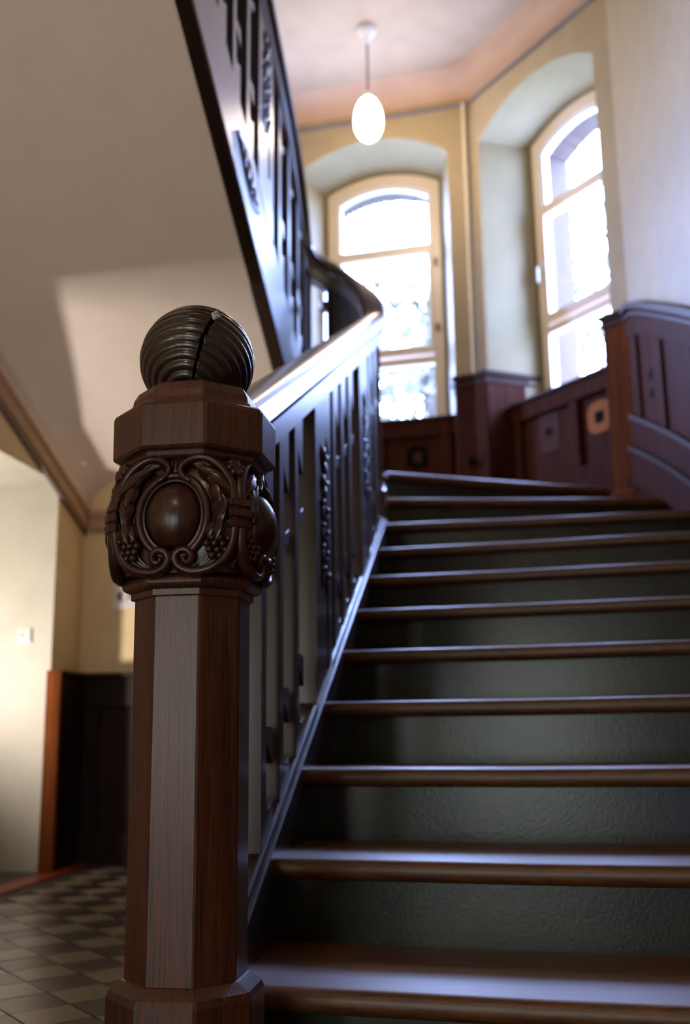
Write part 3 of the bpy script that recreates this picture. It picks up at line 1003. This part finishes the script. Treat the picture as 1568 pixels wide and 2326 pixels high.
# right-hand scroll in photograph-like proportions, (s, z)
raw = [(425, 1086), (408, 1074), (400, 1053), (419, 1033), (449, 1028), (485, 1047), (515, 1080), (530, 1125), (534, 1173), (530, 1221), (509, 1262), (470, 1286), (431, 1293), (404, 1282), (394, 1263), (403, 1248), (420, 1245), (431, 1257), (427, 1270), (415, 1270), (413, 1260)]
def cv(x, yv):
    s = (x - 387) / 1485 * 0.97
    return (s if s < 0.05 else 0.05 + (s - 0.05) * 0.71, ZC - (yv - 1165) / 1560)
scr = smooth_path([cv(*p) for p in raw], 5)
def make_cartouche():
    car = MB()
    pts = [FP(0.050 * math.sin(t), ZC + 0.061 * math.cos(t), 0.006) for t in [2 * math.pi * i / 48 for i in range(49)]]
    nf = lambda p: Vector((0, -1, 0))
    car.tube(pts, 0.0062, 8, 1.0, nf)
    pts = [FP(0.0432 * math.sin(t), ZC + 0.0535 * math.cos(t), 0.004) for t in [2 * math.pi * i / 48 for i in range(49)]]
    car.tube(pts, 0.0030, 6, 1.0, nf)
    co = car.build('cartouche', 'carved', newel, smooth=60)
    b = MB()
    rows = []
    for i in range(13):
        q = i / 12
        rr = math.sin(q * math.pi / 2)
        rows.append([FP(0.0405 * rr * math.sin(t), ZC + 0.0505 * rr * math.cos(t), 0.027 * math.sqrt(max(0, 1 - rr ** 2.2)) - 0.001) for t in [2 * math.pi * k / 40 for k in range(40)]])
    b.loft(rows, caps=False)
    b.build('boss', 'carved', co, smooth=60)
    for sg in (-1, 1):
        m = MB()
        n = len(scr)
        P = [FP(sg * s, z, 0.010) for s, z in scr]
        m.tube(P, [0.0036 + 0.0040 * abs(math.sin(math.pi * min(1, i / (n - 1) * 1.02))) ** 0.6 for i in range(n)], 8, 1.35, nf)
        # fluted band inside the scroll
        for k, (off, rr) in enumerate(((0.0105, 0.0036), (0.0175, 0.0028), (0.0235, 0.0022))):
            seg = scr[14:62]
            Q = []
            for i, (s, z) in enumerate(seg):
                a = seg[min(i + 1, len(seg) - 1)]; e = seg[max(i - 1, 0)]
                tx, tz = a[0] - e[0], a[1] - e[1]
                ln = math.hypot(tx, tz) or 1
                f = off * abs(math.sin(math.pi * i / (len(seg) - 1))) ** 0.5
                Q.append(FP(sg * (s + tz / ln * f), z - tx / ln * f, 0.0055 - 0.001 * k))
            m.tube(Q, rr, 6, 1.0, nf)
        m.build('scroll', 'carved', co, smooth=60)
        # leaves hanging inside the scroll, then the bunch of grapes
        lf = MB()
        def leaf(s, z, ang, ln, wd, d):
            for h in (-1, 1):
                rows = []
                for i in range(7):
                    t = i / 6
                    wv = wd * math.sin(math.pi * t ** 0.8) * (1 - 0.25 * t)
                    row = []
                    for q in (0.0, 0.5, 1.0):
                        a = t * ln; bb = h * q * wv
                        ss = s + a * math.sin(ang) + bb * math.cos(ang)
                        zz = z - a * math.cos(ang) + bb * math.sin(ang)
                        row.append(FP(sg * ss, zz, d + 0.004 * math.sin(math.pi * t) - 0.005 * q * q + (0.0025 if q == 0.5 else 0)))
                    rows.append(row)
                lf.loft(rows, caps=False, ring_closed=False)
        for s, z, a, ln, wd, d in ((0.030, 0.382, 1.15, 0.048, 0.010, 0.012), (0.045, 0.376, 0.75, 0.05, 0.011, 0.014), (0.055, 0.360, 0.25, 0.045, 0.010, 0.013), (0.062, 0.362, 0.55, 0.04, 0.008, 0.011),
                                   (0.066, 0.342, 0.05, 0.05, 0.010, 0.013), (0.072, 0.335, -0.25, 0.045, 0.009, 0.014), (0.060, 0.335, 0.2, 0.045, 0.009, 0.013),
                                   (0.066, 0.305, -0.15, 0.04, 0.009, 0.014), (0.074, 0.300, 0.15, 0.04, 0.009, 0.012), (0.060, 0.300, -0.3, 0.034, 0.008, 0.012)):
            leaf(s, z, a, ln, wd, d)
        for s, z in ((0.056, 0.343), (0.067, 0.318), (0.074, 0.320), (0.062, 0.306), (0.050, 0.362)):
            lf.ball(FP(sg * s, z, 0.014), 0.0032, 8, 5)
        lf.build('leaf_garland', 'carved', co, smooth=50)
        g = MB()
        rnd = random.Random(3)
        for row, cnt in ((0, 3), (1, 4), (2, 3), (3, 2)):
            for i in range(cnt):
                s = 0.066 + (i - (cnt - 1) / 2) * 0.0095 - 0.002 * row
                g.ball(FP(sg * s, 0.2745 - row * 0.0085, 0.010 + 0.003 * rnd.random()), 0.0056, 10, 6)
        g.build('grape_bunch', 'carved', co, smooth=60)
    # small shell between the two upper curls
    sh = MB()
    for i in range(5):
        a = R(-50 + 25 * i)
        sh.tube([FP(0.004 * math.sin(a), 0.372, 0.004), FP(0.012 * math.sin(a), 0.383, 0.008), FP(0.017 * math.sin(a), 0.392, 0.008)], [0.002, 0.0035, 0.003], 6)
    sh.build('shell', 'carved', co, smooth=50)
    return co
car0 = make_cartouche()
def rot_copy(o, rz):
    cpy = copy_part(o, newel, (0, 0, 0), rz)
    for ch in o.children:
        copy_part(ch, cpy)
for k in (1, 2, 3):
    rot_copy(car0, k * math.pi / 2)
# corner clasps and buds
def make_clasp():
    m = MB()
    def CP(s, z, d):
        a = R(45) + s / 0.118
        q = squircle(a, rad_at(z)) + d
        return Vector((NX + q * math.sin(a), NY - q * math.cos(a), z))
    zz = [0.286, 0.290, 0.300, 0.303, 0.306, 0.316, 0.319, 0.322, 0.332, 0.336]
    dd = [0.004, 0.0205, 0.0215, 0.0175, 0.0215, 0.0215, 0.0175, 0.0215, 0.0205, 0.004]
    m.loft([[CP(s, z, d) for z, d in zip(zz, dd)] for s in (-0.0165, -0.014, -0.007, 0, 0.007, 0.014, 0.0165)], caps=False, ring_closed=False)
    for s in (-0.012, -0.004, 0.004, 0.012):          # reeds below and above the band
        m.tube([CP(s * 0.3, 0.236, 0.0), CP(s * 0.7, 0.26, 0.004), CP(s, 0.288, 0.006)], [0.002, 0.0035, 0.004], 6)
        m.tube([CP(s, 0.334, 0.006), CP(s * 1.2, 0.35, 0.004), CP(s * 1.4, 0.364, 0.001)], [0.004, 0.003, 0.002], 6)
    co = m.build('corner_clasp', 'carved', newel, smooth=40)
    b = MB()
    b.ball(CP(0, 0.381, 0.008), 0.0150, 14, 9)
    for i in range(6):
        t = i * math.pi / 3
        ctr = CP(0.0085 * math.cos(t), 0.381 + 0.0085 * math.sin(t), 0.017)
        b.ball(ctr, 0.0062, 8, 6)
    b.build('bud', 'carved', co, smooth=50)
    return co
cl0 = make_clasp()
for k in (1, 2, 3):
    rot_copy(cl0, k * math.pi / 2)
# ringed ball with a crack
BC = Vector((NX, NY, 0.581)); BR = 0.0905
axis = Vector((0.0, -0.66, -0.75)).normalized()
a1 = axis.cross(Vector((1, 0, 0))).normalized(); a2 = axis.cross(a1)
crack_px = [(492, 700), (490, 712), (484, 724), (476, 736), (470, 748), (462, 762), (458, 776), (454, 790), (451, 800), (449, 812), (444, 828), (442, 842), (440, 858)]
def on_ball(px, py):
    d = (CF + CR * ((px - 784) / 2328) - CU * ((py - 1163) / 2328)).normalized()
    b = d.dot(BC); q = b * b - BC.dot(BC) + BR * BR
    t = b - math.sqrt(max(0, q))
    return (d * t - BC).normalized()
crack = [on_ball(*p) for p in crack_px]
def crack_d(n):
    best = 9
    for i, (p, q) in enumerate(zip(crack, crack[1:])):
        e = q - p
        t = min(1, max(0, (n - p).dot(e) / max(1e-9, e.length_squared)))
        w_ = 0.034 - 0.018 * (i + t) / len(crack)
        best = min(best, (n - (p + e * t)).length / w_)
    return best
kb = MB()
NR, NS = 150, 220
rows = []
for i in range(NR + 1):
    th = math.pi * i / NR
    ring = []
    for j_ in range(NS):
        ph = 2 * math.pi * j_ / NS
        n_ = axis * math.cos(th) + a1 * (math.sin(th) * math.cos(ph)) + a2 * (math.sin(th) * math.sin(ph))
        r_ = BR * (0.962 + 0.040 * abs(math.sin(th * 17)) ** 0.75)
        if n_.y < 0.5:
            dc = crack_d(n_)
            if dc < 1: r_ -= 0.016 * (1 - dc ** 3)
        ring.append(BC + n_ * r_)
    rows.append(ring)
kb.loft(rows)
kb.build('ball', 'knob', newel, smooth=75)
chip = MB()
rnd = random.Random(5)
for i in range(9):
    n_ = on_ball(491 + rnd.uniform(-6, 6), 716 + rnd.uniform(-8, 5))
    chip.ball(BC + n_ * (BR * 0.985), 0.0032 + 0.0015 * rnd.random(), 6, 4)
tag(chip.build('crack_filler', 'putty', newel), 'pale filler chip at the top of the crack')

# ------------------------------------------------------------------ wainscots
def panel_box(Wf, parent, nm, u0, u1, o0, o1, z0, z1, mat='wains', bevel=0.004):
    return MB().box(u0, u1, o0, o1, z0, z1, Wf).build(nm, mat, parent, bevel=bevel)
def ring_inlay(Wf, parent, u, z, ro, ri, sq, off, mring, msq, h=1.0):
    def rsq(a, r, n=3.2):
        return r / (abs(math.cos(a)) ** n + abs(math.sin(a)) ** n) ** (1 / n)
    A = [2 * math.pi * k / 32 for k in range(32)]
    m = MB()
    m.loft([[Wf(u + rsq(a, r) * math.sin(a), off - d, z + h * rsq(a, r) * math.cos(a)) for a in A] for r, d in ((ro, 0.0), (ro, 0.004), (ri, 0.004), (ri, 0.0))], caps=False)
    m.build('inlay_ring', mring, parent)
    MB().box(u - sq, u + sq, off - 0.005, off, z - sq * h, z + sq * h, Wf).build('inlay_square', msq, parent)

def bay_panel(name, Wf, u0, u1, off, stiles, label):
    t = thing(name, tuple(Wf((u0 + u1) / 2, off, ZL)), label, 'wainscot')
    top = SILL
    panel_box(Wf, t, 'panel_back', u0, u1, off + 0.024, off + 0.04, ZL, top - 0.02)
    panel_box(Wf, t, 'top_rail', u0, u1, off - 0.004, off + 0.026, top - 0.115, top - 0.02)
    panel_box(Wf, t, 'bottom_rail', u0, u1, off - 0.004, off + 0.026, ZL + 0.10, ZL + 0.185)
    panel_box(Wf, t, 'skirting', u0, u1, off - 0.014, off + 0.012, ZL, ZL + 0.10)
    for s in stiles:
        panel_box(Wf, t, 'stile', s - 0.032, s + 0.032, off - 0.004, off + 0.026, ZL + 0.185, top - 0.115)
    panel_box(Wf, t, 'sill_board', u0 - 0.005, u1 + 0.005, off - 0.018, FD, top - 0.02, top, 'cap_wood')
    return t
t1 = bay_panel('wainscot', W1, -1.09, -0.145, 0.05, (-1.06, -0.62, -0.215), 'dark panelled wainscot with black ring inlay below the middle window')
ring_inlay(W1, t1, -0.392, 1.592, 0.066, 0.030, 0.024, 0.074, 'inlay_dark', 'inlay_pale', 1.1)
t2 = bay_panel('wainscot', W2, 0.14, 1.04, 0.11, (0.185, 0.635, 1.01), 'panelled wainscot with orange ring inlay below the right window')
ring_inlay(W2, t2, 0.80, 1.588, 0.086, 0.034, 0.030, 0.134, 'inlay_orange', 'inlay_dark', 1.0)
panel_box(W2, t2, 'inlay_panel', 0.345, 0.50, 0.130, 0.136, 1.49, 1.72, 'inlay_pale', 0.0)
panel_box(W2, t2, 'inlay_square', 0.40, 0.442, 0.126, 0.131, 1.585, 1.625, 'inlay_dark', 0.0)

panel_box(W2, t2, 'skirting', 0.93, 1.165, -0.028, 0.0, ZL - 0.24, ZL + 0.02)
# piers
def pier(name, pts, z0, z1, label, mat, capo=0.022):
    t = thing(name, (pts[0].x, pts[0].y, z0), label, 'pier')
    cx = sum((p for p in pts), Vector()) / len(pts)
    MB().prism([(p.x, p.y) for p in pts], z0, z1 - 0.03, lambda a, b, h: (a, b, h)).build('body', mat, t, bevel=0.004)
    def grow(k):
        out = []
        n = len(pts)
        for i, p in enumerate(pts):
            d0 = (pts[i] - pts[i - 1]).normalized(); d1 = (pts[(i + 1) % n] - pts[i]).normalized()
            nn = (Vector((d0.y, -d0.x, 0)) + Vector((d1.y, -d1.x, 0)))
            nn = nn.normalized() if nn.length > 1e-4 else Vector((0, 0, 0))
            q = p + nn * k
            out.append(q)
        return out
    rings = [[q + Vector((0, 0, zz)) for q in grow(k)] for k, zz in ((0.0, z1 - 0.075), (0.008, z1 - 0.07), (0.008, z1 - 0.058), (0.002, z1 - 0.05), (0.004, z1 - 0.035), (capo, z1 - 0.024), (capo, z1 - 0.004), (capo - 0.006, z1))]
    MB().loft(rings).build('cap_moulding', 'cap_wood', t)
    MB().loft([[q + Vector((0, 0, zz)) for q in grow(k)] for k, zz in ((0.015, z0), (0.015, z0 + 0.10), (0.006, z0 + 0.115), (0.0, z0 + 0.118))]).build('plinth', mat, t)
    return t
PT = 2.035
pa = [W1(-0.14, -0.035, 0), W2(0.02, -0.05, 0), W2(0.105, -0.035, 0), W2(0.165, FD - 0.02, 0), W2(0.10, FD + 0.02, 0), W1(-0.10, FD - 0.1, 0), W1(-0.165, 0.10, 0)]
p1 = pier('wainscot_pier', pa, ZL, PT, 'dark red brown wooden corner pier between the two windows, with a round peg', 'wains')
MB().tube([W1(-0.055, -0.075, 1.508), W1(-0.055, -0.03, 1.508)], [0.020, 0.024], 12).build('peg', 'inlay_dark', p1, smooth=40)
pb = [W2(1.02, -0.04, 0), Vector((0.755, 4.815, 0)), Vector((0.80, 4.93, 0)), W2(1.06, 0.12, 0), W2(1.03, 0.10, 0)]
pier('wainscot_pier', pb, ZL - 0.16, PT - 0.01, 'orange brown wooden pier between the right window and the curved wall', 'wains_pier')

# raking wainscot on the curved right wall
rwn = thing('wainscot', (0.8, 4.4, 0.9), 'curved panelled wainscot climbing the right wall beside the stair', 'wainscot')
def rwz(y): return min(PT - 0.012, nl(y) + 0.885)
ysr = [1.0, 1.6, 2.4, 3.0, 3.6, 3.8, 4.0, 4.1, 4.2, 4.3, 4.4, 4.5, 4.6, 4.7, 4.8, 4.85, 4.872]
def rstrip(nm, x_in, x_out, zf0, zf1, mat='wains', ylist=None, mb=None):
    m = mb or MB()
    m.loft([[(xr(y) - x_out, y, zf0(y)), (xr(y) - x_in, y, zf0(y)), (xr(y) - x_in, y, zf1(y)), (xr(y) - x_out, y, zf1(y))] for y in (ylist or ysr)])
    return m if mb else m.build(nm, mat, rwn, smooth=40)
def low_(y): return max(nl(y), FLOOR) + 0.02 if y < 4.6 else nl(y) + 0.02
rstrip('panel_back', 0.003, 0.018, lambda y: nl(y) - 0.26, lambda y: rwz(y) - 0.03)
rstrip('top_rail', 0.018, 0.032, lambda y: rwz(y) - 0.17, lambda y: rwz(y) - 0.03)
rstrip('bottom_rail', 0.018, 0.032, lambda y: nl(y) + 0.14, lambda y: nl(y) + 0.285)
rstrip('bottom_moulding', 0.018, 0.045, lambda y: nl(y) + 0.272, lambda y: nl(y) + 0.295, 'cap_wood')
rstrip('skirting', 0.018, 0.044, lambda y: nl(y) - 0.05, lambda y: nl(y) + 0.125)
rstrip('skirting_moulding', 0.018, 0.060, lambda y: nl(y) + 0.118, lambda y: nl(y) + 0.140, 'cap_wood')
rstrip('cap_moulding', 0.0, 0.052, lambda y: rwz(y) - 0.032, lambda y: rwz(y), 'cap_wood')
rstrip('cap_bead', 0.0, 0.040, lambda y: rwz(y) - 0.068, lambda y: rwz(y) - 0.054, 'cap_wood')
for yc in (4.80, 4.52, 4.12, 3.6, 3.0, 2.4, 1.8):
    hw = 0.035
    rstrip('stile', 0.018, 0.032, lambda y: nl(y) + 0.28, lambda y: rwz(y) - 0.16, 'wains', [yc - hw, yc, yc + hw])
for dz in (0.52, 0.43):
    yc = 4.655
    MB().loft([[(xr(y) - 0.022, y, nl(yc) + dz - 0.02), (xr(y) - 0.016, y, nl(yc) + dz - 0.02), (xr(y) - 0.016, y, nl(yc) + dz + 0.02), (xr(y) - 0.022, y, nl(yc) + dz + 0.02)] for y in (yc - 0.02, yc + 0.02)]).build('inlay_square', 'inlay_dark', rwn)

# hall wainscot on the left and far walls
hw_t = thing('wainscot', (XW + 0.04, 4.35, FLOOR), 'dark panelled wainscot in the shaded hall corner behind the newel', 'wainscot')
ZH = 0.278
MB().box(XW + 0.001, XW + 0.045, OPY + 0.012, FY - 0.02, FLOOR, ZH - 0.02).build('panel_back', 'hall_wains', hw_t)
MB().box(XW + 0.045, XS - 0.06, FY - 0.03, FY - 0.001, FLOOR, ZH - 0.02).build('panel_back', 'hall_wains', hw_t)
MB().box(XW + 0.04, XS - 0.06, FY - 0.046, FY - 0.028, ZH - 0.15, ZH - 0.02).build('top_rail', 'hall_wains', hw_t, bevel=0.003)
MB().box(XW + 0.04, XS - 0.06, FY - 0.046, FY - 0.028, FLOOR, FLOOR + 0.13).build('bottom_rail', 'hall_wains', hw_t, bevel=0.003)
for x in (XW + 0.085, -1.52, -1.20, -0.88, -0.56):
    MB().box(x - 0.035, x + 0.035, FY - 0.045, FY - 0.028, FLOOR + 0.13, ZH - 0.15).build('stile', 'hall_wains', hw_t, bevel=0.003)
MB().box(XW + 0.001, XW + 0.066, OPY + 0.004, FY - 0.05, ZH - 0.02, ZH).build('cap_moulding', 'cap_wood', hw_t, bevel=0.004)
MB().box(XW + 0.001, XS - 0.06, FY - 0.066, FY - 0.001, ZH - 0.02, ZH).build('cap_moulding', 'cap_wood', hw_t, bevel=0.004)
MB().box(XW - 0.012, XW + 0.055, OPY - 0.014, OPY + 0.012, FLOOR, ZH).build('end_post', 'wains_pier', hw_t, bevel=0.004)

# ------------------------------------------------------------------ small things
# pendant lamp
lx, ly = -0.597, 5.202
pen = thing('pendant_lamp', (lx, ly, CEIL), 'lit white egg shaped glass pendant hanging from the stair ceiling', 'lamp')
MB().lathe([(0.0, CEIL), (0.055, CEIL), (0.056, CEIL - 0.012), (0.050, CEIL - 0.03), (0.036, CEIL - 0.05), (0.022, CEIL - 0.06), (0.014, CEIL - 0.09), (0.0, CEIL - 0.095)], (lx, ly), 24).build('ceiling_rose', 'plastic', pen, smooth=40)
MB().tube([(lx, ly, CEIL - 0.09), (lx, ly, 3.565)], 0.0065, 8).build('cord', 'cord', pen, smooth=60)
MB().lathe([(0.0, 3.585), (0.014, 3.583), (0.018, 3.565), (0.024, 3.548), (0.0, 3.545)], (lx, ly), 16).build('lamp_holder', 'plastic', pen, smooth=40)
prof = [(0.0, 3.278)]
for i in range(1, 24):
    t = i / 24
    th = math.pi * t
    prof.append((0.080 * math.sin(th) * (1 - 0.13 * math.cos(math.pi - th) * 1.0), 3.278 + 0.277 * (1 - math.cos(th)) / 2))
prof.append((0.0, 3.555))
MB().lathe(prof, (lx, ly), 32).build('globe', 'globe', pen, smooth=60)

# heating pipe in the corner
pp = thing('heating_pipe', tuple(W1(-0.012, -0.03, PT)), 'thin cream painted pipe rising in the corner between the windows', 'pipe')
MB().tube([W1(-0.022, -0.03, PT - 0.02), W1(-0.022, -0.03, 3.81)], 0.0125, 10).build('tube', 'pipe', pp, smooth=60)
for z in (3.35, 2.45):
    MB().tube([W1(-0.022, -0.03, z), W1(-0.022, -0.03, z + 0.02)], 0.0155, 10).build('collar', 'pipe', pp, smooth=40)

# wall sign
sg = thing('wall_sign', (-1.728, FY - 0.0, 0.57), 'white direction sign with black arrow on the far hall wall', 'sign')
MB().box(-1.746, -1.44, FY - 0.008, FY, 0.570, 0.683).build('plate', 'sign', sg)
MB().prism([(-1.728, 0.628), (-1.700, 0.660), (-1.700, 0.596)], FY - 0.0095, FY - 0.008, lambda a, b, h: (a, h, b)).build('arrow', 'ink', sg)
tcv = bpy.data.curves.new('letter', 'FONT')
tcv.body = 'A'
tcv.size = 0.062
tob = bpy.data.objects.new('letter_curve', tcv)
COL.objects.link(tob)
bpy.context.view_layer.update()
tme = bpy.data.meshes.new_from_object(tob)
bpy.data.objects.remove(tob)
lt = MB()
lt.add([(v.co.x - 1.686, FY - 0.0095, v.co.y + 0.605) for v in tme.vertices], [tuple(p.vertices) for p in tme.polygons])
lt.build('letter', 'ink_gray', sg)
bpy.data.meshes.remove(tme)

# light switch on the passage wall
sw = thing('light_switch', (-2.02, OPY, 0.43), 'white double light switch on the pale passage wall', 'light switch')
MB().box(-2.050, -1.992, OPY - 0.010, OPY, 0.397, 0.461).build('plate', 'plastic', sw, bevel=0.002)
for x in (-2.035, -2.009):
    MB().box(x - 0.011, x + 0.011, OPY - 0.015, OPY - 0.010, 0.405, 0.453).build('rocker', 'plastic', sw, bevel=0.002)
MB().box(-2.041, -2.029, OPY - 0.016, OPY - 0.0145, 0.425, 0.437).build('lens', 'gray_line', sw)

# ------------------------------------------------------------------ outside
tag(MB().box(-30, 30, 6.9, 40, FLOOR - 0.9, FLOOR - 0.5).build('ground_outside', 'outside'), kind='structure')
def tree(x, y, h, cr, n, label):
    t = thing('tree', (x, y, FLOOR - 0.5), label, 'tree')
    base = FLOOR - 0.5
    m = MB().tube([(x, y, base), (x + 0.1, y, base + h * 0.35), (x, y + 0.1, base + h * 0.6), (x + 0.1, y, base + h * 0.9)], [0.16, 0.12, 0.09, 0.03], 8)
    for i in range(7):
        a = i * 2.4; z = base + h * (0.4 + 0.06 * i)
        m.tube([(x, y, z), (x + cr * 0.4 * math.cos(a), y + cr * 0.4 * math.sin(a), z + 0.4), (x + cr * 0.8 * math.cos(a), y + cr * 0.8 * math.sin(a), z + 0.6)], [0.06, 0.04, 0.015], 6)
    m.build('trunk', 'bark', t, smooth=60)
    f = MB()
    rn = random.Random(int(x * 10))
    for i in range(n):
        a, b, rr = rn.uniform(0, 6.283), rn.uniform(-1, 1), rn.random() ** 0.4
        q = math.sqrt(1 - b * b)
        p = Vector((x + cr * rr * q * math.cos(a), y + cr * rr * q * math.sin(a), base + h * 0.68 + cr * 1.15 * rr * b))
        u_ = Vector((rn.uniform(-1, 1), rn.uniform(-1, 1), rn.uniform(-1, 1))).normalized()
        v_ = u_.cross(Vector((rn.uniform(-1, 1), rn.uniform(-1, 1), rn.uniform(-1, 1)))).normalized()
        s_ = rn.uniform(0.07, 0.14)
        f.add([p - u_ * s_, p + v_ * s_ * 0.5, p + u_ * s_, p - v_ * s_ * 0.5], [(0, 1, 2, 3)])
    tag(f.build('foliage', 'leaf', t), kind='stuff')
tree(-0.65, 11.0, 7.4, 1.15, 1100, 'pale green tree seen through the lower panes of the middle window')
tree(1.4, 16.0, 12.0, 1.7, 1300, 'taller faint tree seen at the right edge of the middle window')

# ------------------------------------------------------------------ to metres, floor at zero
for me in bpy.data.meshes:
    me.transform(Matrix.Scale(S, 4))
for o in bpy.data.objects:
    if o.type in ('MESH', 'EMPTY'):
        o.location = o.location * S
        if o.parent is None:
            o.location.z -= FLOOR * S
        if 'org' in o: del o['org']
